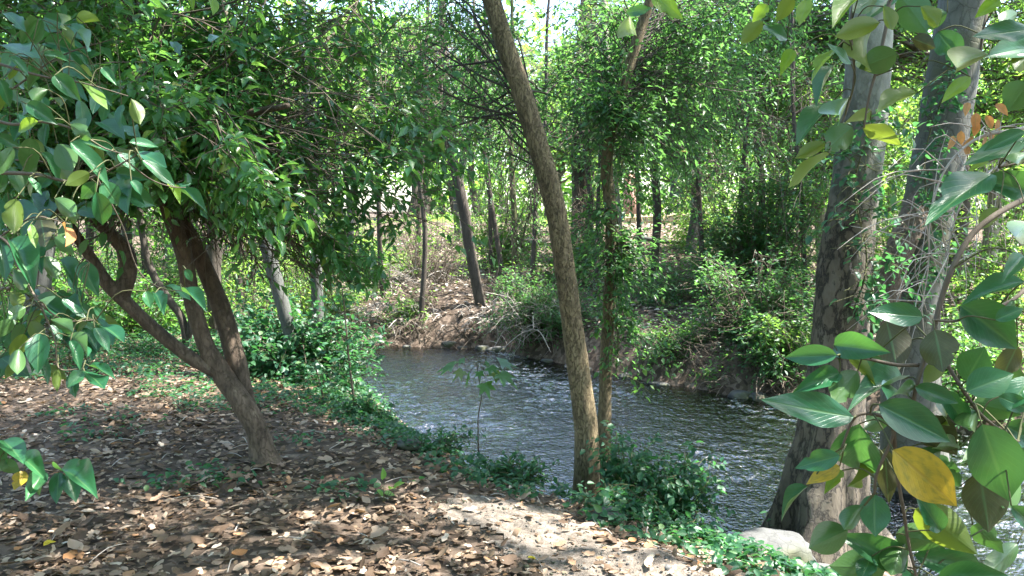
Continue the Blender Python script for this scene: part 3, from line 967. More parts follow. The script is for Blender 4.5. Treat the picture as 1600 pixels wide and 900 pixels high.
# ---- the leaning riverside tree in the middle and the slim trunk beside it
b = PZ(914, 742, -.2); b[2] = Hs(b[0], b[1]) - .12
DC = b[1]; k = DC / F
tree('leaning_tree', 'tall leaning tree with smooth ochre bark at the water edge in the middle', 'tree',
     [b, P(917, 700, DC), P(908, 610, DC), P(896, 520, DC), P(884, 430, DC), P(872, 350, DC), P(855, 275, DC), P(832, 200, DC), P(812, 135, DC), P(790, 70, DC), P(768, 0, DC), P(745, -80, DC), P(735, -300, DC + .2), P(760, -600, DC + .5)],
     [x * k for x in (24, 19.5, 18.5, 17, 16, 16, 16.5, 16, 15.5, 15, 14, 13, 10, 5)], 'alder', 'fine',
     [e(690, 60, DC + 1.2, .8, .8, .5, 16, .8), e(760, 150, DC + 1.5, .6, .7, .4, 8, .9), e(620, -60, DC + 1, .9, .9, .4, 12, .9), ((-.9, 3.6, 6.0), (2.2, 1.8, 1.0), 34, .8), ((.5, 7.2, 7.3), (2.6, 1.9, .9), 44, .9), ((-.9, 8.7, 7.2), (2.3, 1.6, .8), 40, .95), e(700, 170, DC + 2.2, .7, .6, .5, 12, .95)],  # the high crowns over the left bank are added, out of view, as shade
     leaf=.058, ratio=.42, twigs=10, leaves=12, tl=.42, sides=24, n=110, tpl=FOURL, ridge=.05, rough=.06, br=.009, boughmat='dark', droop=.3, jit=.02, seed=5, flare=flare_fn(.65, .12, 3, 1.0), twr=.003)
b2 = PZ(941, 705, -.25); b2[2] = Hs(b2[0], b2[1]) - .1
D2 = b2[1]; k = D2 / F
tree('slim_riverside_tree', 'slim upright tree with leaf sprigs on its trunk close beside the leaning tree', 'tree',
     [b2, P(945, 640, D2), P(947, 560, D2), P(951, 490, D2), P(955, 420, D2), P(955, 340, D2), P(948, 265, D2), P(956, 200, D2), P(975, 130, D2), P(998, 55, D2), P(1020, -20, D2), P(1040, -150, D2), P(1020, -400, D2)],
     [x * k for x in (14, 10.5, 10, 10, 10, 10, 9.5, 9, 8.5, 8, 7, 6, 4)], 'alder', 'fine',
     [e(1060, 120, D2 + 1.0, .95, .8, .55, 30, .95), e(1140, 60, D2 + 1.4, .9, .8, .45, 18, .9), e(960, 60, D2 + .8, .7, .6, .4, 16, .9), e(1050, 250, D2 + 1.4, .8, .6, .35, 15, 1.1),
      e(900, 160, D2 + 1.2, .5, .5, .5, 9, .9), e(1180, 170, D2 + 2, .8, .7, .5, 14, .9), e(1240, 60, D2 + 1.6, .7, .6, .5, 10, .9), e(955, 390, D2 - .05, .14, .15, .4, 14, 1.0), e(975, 180, D2 - .05, .2, .15, .4, 12, 1.0), e(965, 500, D2, .08, .1, .3, 4, 1.0)],
     leaf=.058, ratio=.45, twigs=10, leaves=12, tl=.42, sides=20, n=100, tpl=FOURL, ridge=.05, rough=.08, br=.005, boughmat='dark', droop=.3, jit=.02, seed=8, twr=.003)

# ---- the big pale trunk on the right with its root flare
RB = P(1290, 900, 4.85); RB[2] = -1.0
DR = 4.85; k = DR / F


def big_flare(c, th, r):
    zz = c[:, 2] + .95
    lob = .55 + .45 * np.cos(3 * th[None] - 3.4) + .22 * np.cos(5 * th[None] + 2) + .1 * np.cos(9 * th[None] + c[:, 2:3] * 3)
    f = 1 + np.minimum(4.4 * np.exp(-zz / .46), 1.9)[:, None] * np.maximum(lob, .12)
    return f


tree('pale_trunk_tree', 'thick pale-trunked tree with cracked brown bark at its flared foot on the right', 'tree',
     [RB, P(1288, 800, DR), P(1296, 700, DR), P(1304, 620, DR), P(1312, 540, DR), P(1318, 450, DR), P(1328, 360, DR), P(1340, 270, DR), P(1350, 180, DR), P(1357, 90, DR), P(1362, 0, DR), P(1366, -100, DR), P(1380, -400, DR + .2), P(1360, -800, DR + .5), P(1300, -1300, DR)],
     [x * k for x in (46, 44, 43, 42, 41, 40, 38, 35, 34, 33, 32, 31, 27, 20, 8)], 'plane', 'mid',
     [((2.0, 4.6, 6.9), (3.4, 2.4, 1.6), 52, .95), ((3.6, 2.0, 6.6), (3.0, 2.6, 1.8), 44, .95), ((1.0, .6, 6.8), (3.2, 2.4, 1.6), 38, .98), ((-1.5, 1.5, 7.0), (2.4, 2.4, 1.2), 24, 1.0)],
     leaf=.14, ratio=.6, twigs=15, leaves=12, tl=.8, sides=48, n=170, tpl=FARL, ridge=.06, rough=.06, br=.011, seed=12, twr=.0025, smin=4.6, cull=lambda p: p[:, 2] > 4.0, flare=big_flare)

# second, mottled trunk behind it
SB = P(1440, 700, 6.6); SB[2] = -1.0
D3 = 6.6; k = D3 / F
tree('mottled_trunk_tree', 'leaning grey mottled tree trunk behind the thick pale trunk, partly behind dead twigs', 'tree',
     [SB, P(1425, 650, D3), P(1422, 560, D3), P(1426, 470, D3), P(1440, 380, D3), P(1458, 290, D3), P(1474, 200, D3), P(1488, 110, D3), P(1502, 20, D3), P(1515, -80, D3), P(1550, -400, D3), P(1600, -800, D3)],
     [x * k for x in (56, 46, 42, 40, 39, 38, 37, 36, 35, 33, 26, 14)], 'mottled', 'mid',
     [((5.5, 7.5, 6.8), (2.6, 2.2, 2.0), 34, .75)],
     leaf=.12, ratio=.6, twigs=9, leaves=9, tl=.6, sides=36, n=120, tpl=FARL, ridge=.04, rough=.07, br=.05, seed=15,
     extra=[([P(1372, 520, D3 - .4), P(1385, 460, D3 - .35), P(1402, 400, D3 - .3), P(1425, 345, D3 - .15), P(1450, 290, D3)], [x * k for x in (16, 19, 20, 21, 18)])], limb='camellia')

# ---- slim trees on the left bank, further back
def slim(name, label, pts, rad_px, d, bark, leafm='mid', ells=(), **kw):
    b = on(pts[0][0], d, .05)
    path = [b] + [P(x, y, d) for x, y in pts[1:]]
    return tree(name, label, kw.pop('cat', 'tree'), path, [r * d / F for r in rad_px], bark, leafm, list(ells), **kw)


slim('slender_tree', 'slender grey tree leaning left on the left bank, right of the camellia', [(466, 600), (455, 530), (440, 470), (425, 415), (408, 355), (385, 280), (360, 180), (340, 0), (330, -150)], (10, 10, 11, 11, 11, 11, 10, 8, 4), 7.9, 'grey',
     ells=[e(430, 60, 8.6, 1.2, .8, .9, 14, .8), e(300, 200, 8.8, 1.0, .8, .8, 10, .9)], leaf=.07, twigs=9, leaves=11, tl=.4, tpl=FARL, br=.02, seed=21)
slim('slender_tree', 'slender upright pale grey tree rising from the shrubs left of the water', [(498, 610), (497, 540), (496, 470), (493, 400), (490, 330), (485, 200), (470, 0), (475, -150)], (9, 9, 9.5, 9, 9, 8, 7, 4), 8.3, 'grey',
     ells=[e(540, 60, 9.0, 1.0, .8, .9, 14, .8), e(520, 250, 9.0, .5, .5, .4, 5, .9)], leaf=.07, twigs=9, leaves=11, tl=.4, tpl=FARL, br=.02, seed=22)
slim('dark_trunk_tree', 'dark upright trunk in the shade just behind the forked camellia', [(338, 560), (336, 480), (333, 420), (338, 350), (342, 250), (345, 100), (340, -60)], (10, 11, 12, 13, 13, 12, 9), 10.5, 'dark',
     ells=[e(300, 120, 11.5, 1.8, 1.2, 1.5, 24, .8), e(200, 330, 11.5, 1.0, .8, .7, 7, .9)], leaf=.09, twigs=9, leaves=12, tl=.5, tpl=FARL, br=.03, seed=23)
slim('grey_trunk_tree', 'grey trunk on the far left behind the hanging camellia leaves', [(44, 600), (48, 560), (56, 520), (60, 450), (70, 350), (75, 200), (70, 0), (70, -150)], (21, 20, 19, 18, 18, 17, 15, 10), 7.8, 'grey',
     ells=[e(60, 60, 8.8, 1.6, 1.2, 1.2, 22, .8), e(-50, 330, 9.5, 1.2, 1.0, .9, 10, .9)], leaf=.09, twigs=9, leaves=12, tl=.5, tpl=FARL, br=.03, seed=24, flare=flare_fn(.2, .1))
slim('crooked_sapling', 'crooked dark twin-stemmed sapling seen below the camellia fork', [(292, 545), (285, 500), (265, 470), (240, 430), (225, 380), (215, 300), (205, 200)], (7, 6, 6, 6, 5, 5, 4), 9.0, 'dark',
     ells=[e(200, 300, 9.3, .8, .5, .5, 8, .9)], leaf=.08, twigs=8, leaves=10, tl=.4, tpl=FARL, br=.012, seed=25,
     extra=[([P(292, 545, 9), P(300, 480, 9), P(290, 400, 9.1), P(300, 320, 9.2), P(310, 200, 9.2)], [.04, .035, .03, .028, .02])])

# ---- far bank trees
slim('far_bank_tree', 'slim leaning tree rooted at the far water edge left of centre', [(757, 500), (752, 480), (742, 430), (733, 380), (725, 330), (715, 280), (705, 235), (695, 150), (690, 20), (690, -80)], (12, 9, 8.5, 8.5, 8.5, 8.5, 8, 8, 7, 4), 14.2, 'dark',
     ells=[e(690, 120, 14.5, 1.9, 1.3, 1.5, 26, .9), e(620, 200, 14, 1.0, .8, .6, 7, 1.0)], leaf=.09, ratio=.42, twigs=9, leaves=12, tl=.7, tpl=FARL, br=.025, seed=31, rough=.1)
slim('thin_dark_sapling', 'thin dark sapling on the far slope, left one of two behind the leaning tree', [(790, 470), (785, 430), (776, 370), (765, 300), (755, 220), (745, 100), (740, 0)], (4, 4, 4, 4, 3.5, 3, 2), 15.5, 'dark',
     ells=[e(770, 130, 15.5, 1.2, .9, 1.3, 12, .9)], leaf=.09, ratio=.42, twigs=9, leaves=11, tl=.7, tpl=FARL, br=.02, seed=32)
slim('thin_green_sapling', 'thin straight greenish sapling on the far slope nearest the leaning trunk', [(803, 470), (803, 420), (804, 350), (800, 270), (798, 180), (800, 60), (800, -30)], (4.5, 4.5, 4.5, 4.5, 4, 3, 2), 16.5, 'greenstem',
     ells=[e(830, 60, 16.5, 1.3, .9, 1.2, 12, .9)], leaf=.09, twigs=9, leaves=11, tl=.7, tpl=FARL, br=.02, seed=33)
slim('dark_broad_tree', 'broad dark trunk on the far bank between the two middle trunks', [(912, 410), (910, 350), (908, 280), (908, 180), (915, 60), (920, -60)], (17, 16, 15, 15, 13, 8), 19, 'dark',
     ells=[e(900, 120, 19, 2.4, 1.5, 2.3, 30, .9), e(870, 250, 18.5, .9, .8, .5, 5, 1.0)], leaf=.11, twigs=9, leaves=12, tl=.8, tpl=FARL, br=.04, seed=34, flare=flare_fn(.4, .4))
slim('pale_stem_tree', 'pale birch-like stem on the far bank hugging the slim middle trunk', [(962, 470), (966, 400), (962, 330), (955, 260), (950, 180), (945, 60), (940, -40)], (8, 8, 9, 9, 8, 6, 4), 13.5, 'birch',
     ells=[e(1000, 160, 14, 1.5, 1.0, 1.3, 18, .9), e(980, 280, 13.5, .5, .5, .5, 5, 1.0)], leaf=.09, twigs=9, leaves=12, tl=.6, tpl=FARL, br=.02, seed=35, rough=.1)
slim('leaning_dark_sapling', 'thin dark stem standing in the far bank bushes right of the middle', [(1105, 560), (1100, 450), (1096, 380), (1092, 300), (1088, 200), (1070, 80), (1060, -20)], (4.5, 4, 4, 3.8, 3.5, 3, 2), 12.3, 'dark',
     ells=[e(1110, 150, 12.5, 1.4, 1.0, 1.2, 18, .95), e(1130, 280, 12.3, .9, .7, .5, 9, 1.0)], leaf=.075, twigs=9, leaves=12, tl=.6, tpl=FARL, br=.018, seed=36)


def far_tree(label, x, d, tr, ells, leafm='mid', leaf=.12, bark='dark', nm='far_bank_tree', **kw):
    gz = Hs(x, d); zt = max(c[0][2] + c[1][2] * .5 for c in ells)
    tree(nm, label, 'tree', [(x, d, gz - .1), (x + .1, d, gz + 1.6), (x - .1, d + .1, gz + 3.4), (x + .2, d, zt)], [tr, tr * .85, tr * .7, tr * .2], bark, leafm, ells, leaf=leaf, ratio=.5, twigs=9, leaves=13, tl=.8, sides=12, br=.03, jit=.07, seed=int(d * 3), twr=.005, **kw)


far_tree('tall tree added to shade the far bank, behind the bushes left of the pale trunk', 7.4, 13.5, .16, [((7.7, 10.4, 8.2), (2.5, 1.9, 1.2), 56, .95), ((6.8, 13.6, 8.4), (3.0, 3.4, 1.7), 95, .8), ((6.3, 19, 8.6), (3.0, 3.0, 1.2), 60, .8), ((4.2, 12.5, 4.6), (1.6, 1.2, 1.2), 44, .9), ((5.6, 15, 5.6), (1.8, 1.6, 1.6), 40, .9)])  # its high crowns are placed out of view to shade slope and bushes
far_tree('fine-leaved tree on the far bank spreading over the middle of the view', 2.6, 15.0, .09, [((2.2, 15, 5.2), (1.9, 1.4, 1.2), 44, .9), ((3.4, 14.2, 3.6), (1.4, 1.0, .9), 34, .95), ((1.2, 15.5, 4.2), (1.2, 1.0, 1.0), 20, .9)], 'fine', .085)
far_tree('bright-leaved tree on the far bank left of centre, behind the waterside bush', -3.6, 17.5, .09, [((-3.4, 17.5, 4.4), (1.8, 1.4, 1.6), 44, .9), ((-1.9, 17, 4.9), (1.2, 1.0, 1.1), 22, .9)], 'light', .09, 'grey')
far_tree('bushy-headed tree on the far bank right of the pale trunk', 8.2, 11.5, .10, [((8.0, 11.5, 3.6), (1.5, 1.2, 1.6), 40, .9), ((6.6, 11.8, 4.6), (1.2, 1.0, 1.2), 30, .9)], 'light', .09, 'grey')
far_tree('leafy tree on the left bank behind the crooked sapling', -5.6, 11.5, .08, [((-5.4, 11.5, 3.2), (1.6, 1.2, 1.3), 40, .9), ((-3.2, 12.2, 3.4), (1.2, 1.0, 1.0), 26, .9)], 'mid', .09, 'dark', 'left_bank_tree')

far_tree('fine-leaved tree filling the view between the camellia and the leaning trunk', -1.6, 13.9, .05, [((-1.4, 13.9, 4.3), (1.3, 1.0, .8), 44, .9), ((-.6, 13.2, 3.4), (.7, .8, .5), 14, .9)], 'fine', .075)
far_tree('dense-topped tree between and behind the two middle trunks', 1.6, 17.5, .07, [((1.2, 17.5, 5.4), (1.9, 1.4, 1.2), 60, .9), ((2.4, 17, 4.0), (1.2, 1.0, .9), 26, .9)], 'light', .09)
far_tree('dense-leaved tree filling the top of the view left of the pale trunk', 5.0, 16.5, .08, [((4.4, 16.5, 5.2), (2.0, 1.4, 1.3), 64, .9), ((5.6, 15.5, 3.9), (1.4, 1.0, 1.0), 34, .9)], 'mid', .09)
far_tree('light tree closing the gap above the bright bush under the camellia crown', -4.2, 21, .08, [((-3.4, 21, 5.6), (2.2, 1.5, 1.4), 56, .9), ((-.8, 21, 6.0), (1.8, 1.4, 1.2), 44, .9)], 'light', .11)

# ================================================================== shrubs
def shrub(name, label, base, ells, leafm, leaf=.07, ratio=.5, stems=5, twigs=8, leaves=14, tl=.4, bark='twig', cat='shrub', br=.008, tpl=FARL, parts=0, group=None, droop=.35, key='near', jit=.03, sag=.05, part_tpl=None, twr=.003, minz=None):
    base = np.asarray(base, float)
    root = thing(name, label, cat, base, group)
    cr = Crown(); lm = MB(); tw = MB()
    for cen, rad, nb in ells:
        for tgt in in_ell(cen, rad, nb, .3):
            if minz is not None:
                tgt[2] = max(tgt[2], minz)
            s = base + np.array([rng.normal(0, .12), rng.normal(0, .12), 0]) * min(1, np.linalg.norm(np.asarray(rad)))
            bough(cr, tw, s, tgt, br, leaf, ratio, twigs, leaves, tl, sag, droop, .5, jit=jit, mainmb=lm, t0=.25, twr=twr)
    lm.build('stems', B[bark], root, kind='stuff'); tw.build('twigs', B[bark], root, kind='stuff')
    finish_crown(cr, root, G[leafm], tpl, parts, [G[leafm]], name='foliage', key=key, part_tpl=part_tpl)
    return root


def E(px, py, d, rx, ry, rz, n):
    return (P(px, py, d), (rx, ry, rz), n)


# right-hand mass on the far bank
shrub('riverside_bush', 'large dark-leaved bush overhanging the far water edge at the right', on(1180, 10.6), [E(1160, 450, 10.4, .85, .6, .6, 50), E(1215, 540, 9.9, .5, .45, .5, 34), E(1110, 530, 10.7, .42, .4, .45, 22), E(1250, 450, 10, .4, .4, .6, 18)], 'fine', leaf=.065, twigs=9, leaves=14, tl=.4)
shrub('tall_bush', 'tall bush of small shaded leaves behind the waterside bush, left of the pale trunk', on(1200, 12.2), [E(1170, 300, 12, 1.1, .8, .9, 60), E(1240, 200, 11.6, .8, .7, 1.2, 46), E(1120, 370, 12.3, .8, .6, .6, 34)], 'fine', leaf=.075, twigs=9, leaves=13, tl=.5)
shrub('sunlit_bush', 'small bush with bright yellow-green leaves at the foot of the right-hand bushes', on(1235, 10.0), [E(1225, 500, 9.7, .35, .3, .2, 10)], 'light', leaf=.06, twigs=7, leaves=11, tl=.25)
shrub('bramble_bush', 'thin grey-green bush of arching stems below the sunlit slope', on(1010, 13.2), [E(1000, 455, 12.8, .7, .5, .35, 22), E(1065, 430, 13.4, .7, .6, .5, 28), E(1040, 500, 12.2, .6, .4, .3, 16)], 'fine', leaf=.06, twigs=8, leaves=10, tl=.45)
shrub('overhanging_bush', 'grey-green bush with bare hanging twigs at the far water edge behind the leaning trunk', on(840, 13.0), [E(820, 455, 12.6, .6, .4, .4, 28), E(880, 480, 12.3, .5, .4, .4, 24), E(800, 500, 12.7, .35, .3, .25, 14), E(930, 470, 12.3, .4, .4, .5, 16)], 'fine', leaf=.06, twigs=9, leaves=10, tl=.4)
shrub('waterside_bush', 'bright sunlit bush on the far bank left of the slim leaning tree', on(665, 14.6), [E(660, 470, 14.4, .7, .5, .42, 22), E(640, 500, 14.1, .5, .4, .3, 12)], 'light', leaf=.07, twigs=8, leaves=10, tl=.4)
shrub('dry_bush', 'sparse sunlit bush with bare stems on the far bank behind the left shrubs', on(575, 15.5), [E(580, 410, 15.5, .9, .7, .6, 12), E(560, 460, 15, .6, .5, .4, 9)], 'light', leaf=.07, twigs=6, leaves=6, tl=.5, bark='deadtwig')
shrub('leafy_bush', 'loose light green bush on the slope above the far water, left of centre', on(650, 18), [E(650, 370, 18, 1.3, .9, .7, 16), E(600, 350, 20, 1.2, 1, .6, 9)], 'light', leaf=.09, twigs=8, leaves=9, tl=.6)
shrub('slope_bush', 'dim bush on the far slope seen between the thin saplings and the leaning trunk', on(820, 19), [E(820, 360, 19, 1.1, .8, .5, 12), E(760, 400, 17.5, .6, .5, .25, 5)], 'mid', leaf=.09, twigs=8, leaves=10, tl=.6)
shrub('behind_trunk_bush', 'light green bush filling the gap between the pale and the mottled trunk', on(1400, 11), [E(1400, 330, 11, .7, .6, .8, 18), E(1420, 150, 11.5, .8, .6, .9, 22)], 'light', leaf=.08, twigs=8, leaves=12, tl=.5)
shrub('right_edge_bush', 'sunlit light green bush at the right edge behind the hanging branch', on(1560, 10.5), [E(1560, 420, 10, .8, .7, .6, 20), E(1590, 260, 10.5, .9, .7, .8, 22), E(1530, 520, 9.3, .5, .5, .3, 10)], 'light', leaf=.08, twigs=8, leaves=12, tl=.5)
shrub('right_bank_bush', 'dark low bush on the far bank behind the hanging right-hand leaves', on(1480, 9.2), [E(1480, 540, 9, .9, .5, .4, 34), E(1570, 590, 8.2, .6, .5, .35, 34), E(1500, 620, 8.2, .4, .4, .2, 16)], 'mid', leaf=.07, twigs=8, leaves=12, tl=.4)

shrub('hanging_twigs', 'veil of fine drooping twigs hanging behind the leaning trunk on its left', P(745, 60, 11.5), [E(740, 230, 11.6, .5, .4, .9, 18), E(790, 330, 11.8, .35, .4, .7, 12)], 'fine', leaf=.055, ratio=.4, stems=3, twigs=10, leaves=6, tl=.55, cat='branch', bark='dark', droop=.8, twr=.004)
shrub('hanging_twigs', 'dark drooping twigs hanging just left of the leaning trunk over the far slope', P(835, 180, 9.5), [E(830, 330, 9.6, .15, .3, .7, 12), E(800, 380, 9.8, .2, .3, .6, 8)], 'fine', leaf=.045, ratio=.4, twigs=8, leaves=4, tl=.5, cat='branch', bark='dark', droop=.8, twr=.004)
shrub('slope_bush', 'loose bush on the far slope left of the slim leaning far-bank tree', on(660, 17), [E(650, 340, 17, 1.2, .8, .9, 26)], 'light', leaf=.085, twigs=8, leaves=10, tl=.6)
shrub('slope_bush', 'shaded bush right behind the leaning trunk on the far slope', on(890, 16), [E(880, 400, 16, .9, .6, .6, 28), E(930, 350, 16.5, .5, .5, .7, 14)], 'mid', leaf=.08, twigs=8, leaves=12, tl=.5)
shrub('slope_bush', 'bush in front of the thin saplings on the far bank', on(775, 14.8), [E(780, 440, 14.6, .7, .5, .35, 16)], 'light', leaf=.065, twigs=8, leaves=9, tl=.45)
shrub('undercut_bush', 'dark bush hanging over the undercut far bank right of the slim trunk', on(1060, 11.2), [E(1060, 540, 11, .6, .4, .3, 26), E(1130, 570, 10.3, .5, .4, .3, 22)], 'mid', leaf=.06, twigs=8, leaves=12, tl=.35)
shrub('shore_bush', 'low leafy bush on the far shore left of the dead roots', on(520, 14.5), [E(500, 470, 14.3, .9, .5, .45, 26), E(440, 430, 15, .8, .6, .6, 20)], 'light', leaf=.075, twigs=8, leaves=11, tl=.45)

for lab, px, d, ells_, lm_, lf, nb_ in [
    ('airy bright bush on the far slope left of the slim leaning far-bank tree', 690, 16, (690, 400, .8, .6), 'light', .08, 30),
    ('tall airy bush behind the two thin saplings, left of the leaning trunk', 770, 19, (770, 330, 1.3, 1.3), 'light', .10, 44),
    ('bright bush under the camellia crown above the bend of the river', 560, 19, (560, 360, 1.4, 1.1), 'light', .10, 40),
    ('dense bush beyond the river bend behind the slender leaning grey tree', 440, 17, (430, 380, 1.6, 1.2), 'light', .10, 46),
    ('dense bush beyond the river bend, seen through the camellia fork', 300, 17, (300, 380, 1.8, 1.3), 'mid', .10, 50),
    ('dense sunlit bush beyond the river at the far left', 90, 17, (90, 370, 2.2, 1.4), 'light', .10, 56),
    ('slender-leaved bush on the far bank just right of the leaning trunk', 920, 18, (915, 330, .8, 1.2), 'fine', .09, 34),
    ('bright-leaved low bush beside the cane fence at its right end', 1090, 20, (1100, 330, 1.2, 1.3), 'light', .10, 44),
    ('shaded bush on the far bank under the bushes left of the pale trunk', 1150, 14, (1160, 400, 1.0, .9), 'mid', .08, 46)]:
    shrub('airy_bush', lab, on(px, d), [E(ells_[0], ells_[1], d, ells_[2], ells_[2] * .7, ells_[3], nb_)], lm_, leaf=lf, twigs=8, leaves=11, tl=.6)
for lab, px, d, r_, lean in [
    ('thin dark stem on the far bank just below the camellia crown', 598, 15.5, 4, -14), ('thin forked stem in the sunlit patch of the far bank', 648, 18, 4, 16),
    ('thin dark stem just right of the slim leaning far-bank tree', 770, 17.5, 3.5, -10), ('thin curved stem close left of the leaning trunk', 826, 15, 3.5, 24),
    ('thin stem between the two middle trunks', 930, 14.2, 3.5, 10), ('thin stem in front of the cane fence, right of the slim trunk', 1003, 17, 4, -12),
    ('thin stem rising through the dark bushes right of the fence gap', 1150, 12.8, 4, 16), ('thin stem at the left edge of the pale trunk', 1262, 12, 4, -20),
    ('thin dark stem left of the slender leaning grey tree', 392, 12.5, 5, 12), ('thin dark stem behind the camellia fork', 232, 11.5, 5, -20), ('thin stem close to the dark trunk behind the camellia', 372, 14, 5, 8),
    ('thin leaning stem low at the far left behind the grey trunk', 130, 12, 6, 30)]:
    slim('thin_tree', lab, [(px, 480), (px + lean * .3, 400), (px + lean * .5, 300), (px + lean * 1.1, 180), (px + lean * 1.2, 40), (px + lean * 1.6, -60)], (r_, r_, r_ * .9, r_ * .8, r_ * .7, r_ * .4), d, 'dark',
         ells=[e(px + lean, 170, d, .8, .6, 1.3, 10, 1.0)], leaf=.08, ratio=.45, twigs=8, leaves=9, tl=.5, tpl=FARL, br=.012, seed=int(px), cat='sapling')

# left bank undergrowth
for lab, px, d, py_, rx_, rz_, nb_ in [
    ('knee-high leafy bush on the left bank behind the camellia trunk', 400, 8.8, 540, .6, .3, 34), ('leafy bush under the slender upright grey tree at the water edge', 530, 8.0, 560, .35, .3, 26),
    ('dark leafy bush beneath the left limb of the camellia', 210, 10.2, 490, .9, .45, 40), ('leafy bush behind the grey trunk at the far left', 40, 10.6, 500, 1.0, .6, 44), ('dim bush seen between the camellia stems', 310, 11.5, 470, .9, .5, 38),
    ('tall leafy growth in the shade at the back of the left bank', 130, 13, 430, 1.5, .9, 50)]:
    shrub('undergrowth_bush', lab, on(px, d), [E(px, py_, d, rx_, rx_ * .7, rz_, nb_)], 'nettle' if d < 9 else 'mid', leaf=.07, ratio=.45, twigs=8, leaves=12, tl=.35)
for lab, px, py_, d, rx_, rz_, nb_ in [
    ('low leafy clump on the near bank lip beside the maple saplings', 575, 640, 6.8, .25, .10, 20), ('low leafy clump on the bank lip left of the lone thin sapling', 680, 690, 5.7, .28, .08, 22), ('low leafy clump on the bank lip between the thin sapling and the leaning trunk', 800, 738, 5.15, .25, .06, 18),
    ('spreading leafy plant on the bank below the slender grey trees', 500, 625, 7.3, .4, .12, 26)]:
    shrub('bank_clump', lab, on(px, d), [E(px, py_, d, rx_, .2, rz_, nb_)], 'nettle', leaf=.05, ratio=.55, twigs=6, leaves=7, tl=.16, tpl=MIDL, parts=80, br=.003, bark='greenstem', jit=.012)
shrub('understorey_bush', 'dark bush on the far left behind the hanging camellia leaves', on(90, 10), [E(60, 430, 9.6, .9, .7, .8, 24), E(170, 470, 10, .7, .6, .45, 16)], 'mid', leaf=.08, twigs=8, leaves=12, tl=.45)
shrub('understorey_bush', 'feathery bush between the camellia fork and the dark trunk behind it', on(250, 12), [E(250, 400, 12, 1.2, .8, .9, 26), E(200, 500, 11, .8, .6, .3, 10)], 'light', leaf=.08, ratio=.35, twigs=9, leaves=12, tl=.5)
shrub('understorey_bush', 'light green drooping bush behind the slender leaning grey tree', on(400, 11.5), [E(400, 400, 11.3, .7, .6, .6, 16), E(390, 470, 10.6, .6, .5, .35, 10)], 'light', leaf=.08, ratio=.32, twigs=9, leaves=12, tl=.45, droop=.8)
shrub('bank_shrub', 'broad-leaved shrub around the feet of the two slender grey trees', on(440, 8.0), [E(430, 550, 7.8, .6, .4, .34, 40), E(490, 600, 7.5, .4, .3, .22, 24), E(410, 490, 8.4, .4, .3, .5, 18), E(520, 520, 7.9, .3, .3, .4, 12)], 'nettle', leaf=.075, ratio=.6, twigs=7, leaves=9, tl=.3, tpl=MIDL, parts=60, br=.006)
shrub('low_undergrowth', 'low dark feathery undergrowth on the left bank below the camellia limb', on(230, 9.0), [E(230, 560, 8.9, 1.0, .5, .18, 44), E(120, 570, 9.2, .8, .6, .2, 26), E(330, 560, 9, .5, .4, .2, 14)], 'nettle', leaf=.065, ratio=.35, twigs=7, leaves=11, tl=.3, br=.005)

# saplings on the near bank
def sapling(name, label, pts, d, nb, leaf, rad=.35, tplk='palm', leafm='nettle', r0=.012, y0=None):
    b = on(pts[0][0], d, .02) if y0 is None else y0
    path = [b] + [P(x, y, d) for x, y in pts[1:]]
    root = thing(name, label, 'sapling', b)
    mb = MB(); c = tube(mb, path, np.linspace(r0, .003, len(path)), 8, 40); mb.build('stem', B['twig'], root)
    cr = Crown(); tw = MB()
    for i in range(nb):
        t = .18 + .82 * (i + rng.random()) / nb
        s = c[min(int(t * 39), 39)]
        a = rng.uniform(0, 2 * PI)
        ln = rad * rng.uniform(.5, 1.1) * (1.15 - .6 * t)
        eend = s + np.array([math.cos(a), math.sin(a), rng.uniform(-.1, .35)]) * ln
        bough(cr, tw, s, eend, .004, leaf, .95, 3, 3, .14, .05, .35, .35, jit=.01, t0=.3, twr=.0018)
    tw.build('twigs', B['greenstem'], root, kind='stuff')
    finish_crown(cr, root, G[leafm], PALM, parts=120, part_mats=[G[leafm]], name='foliage', key='palm', part_tpl=[PALM], cell=8)


sapling('maple_sapling', 'maple sapling with tiered lobed leaves beside the water at the left', [(552, 640), (545, 560), (538, 480), (527, 400)], 6.9, 26, .085, .38)
sapling('maple_sapling', 'shorter maple sapling with lobed leaves below the slender grey tree', [(505, 640), (500, 600), (490, 560)], 6.9, 12, .075, .32)

# the single thin sapling standing before the water
b = PZ(749, 712, -.25); b[2] = Hs(b[0], b[1]) - .02
root = thing('umbrella_sapling', 'lone thin-stemmed sapling with a flat tuft of dark leaves against the bright water', 'sapling', b)
DS = b[1]
mb = MB(); tube(mb, [b, P(747, 660, DS), P(752, 620, DS), P(747, 585, DS), P(745, 565, DS)], [.006, .005, .0045, .004, .003], 8, 30); mb.build('stem', B['twig'], root)
tops = [(744, 566, 690, 577), (744, 566, 712, 590), (744, 568, 728, 598), (746, 568, 750, 590), (746, 575, 763, 615), (746, 566, 785, 594), (746, 565, 800, 598), (745, 562, 765, 572), (745, 560, 735, 560), (745, 565, 800, 570), (745, 562, 715, 566), (745, 565, 775, 582)]
pz = []; pR = []; pl = []; pw = []; mb = MB()
for (x0, y0, x1, y1) in tops:
    a = P(x0, y0, DS); tpt = P(x1, y1, DS + rng.uniform(-.12, .12))
    bb = a + (tpt - a) * .45 + np.array([0, 0, .012])
    tube(mb, [a, (a + bb) / 2 + [0, 0, .01], bb], .0015, 4, 5)
    L_ = np.linalg.norm(tpt - bb) * 1.6
    pz.append(bb); pR.append(frames((tpt - bb)[None], np.array([[rng.normal(0, .2), -.35, 1.0]]))[0]); pl.append(L_); pw.append(L_ * .95)
mb.build('leafstalks', B['greenstem'], root)
leaf_parts(root, 'leaf', np.array(pz), np.array(pR), np.array(pl), np.array(pw), [G['camellia']], [PALM], 'palm')

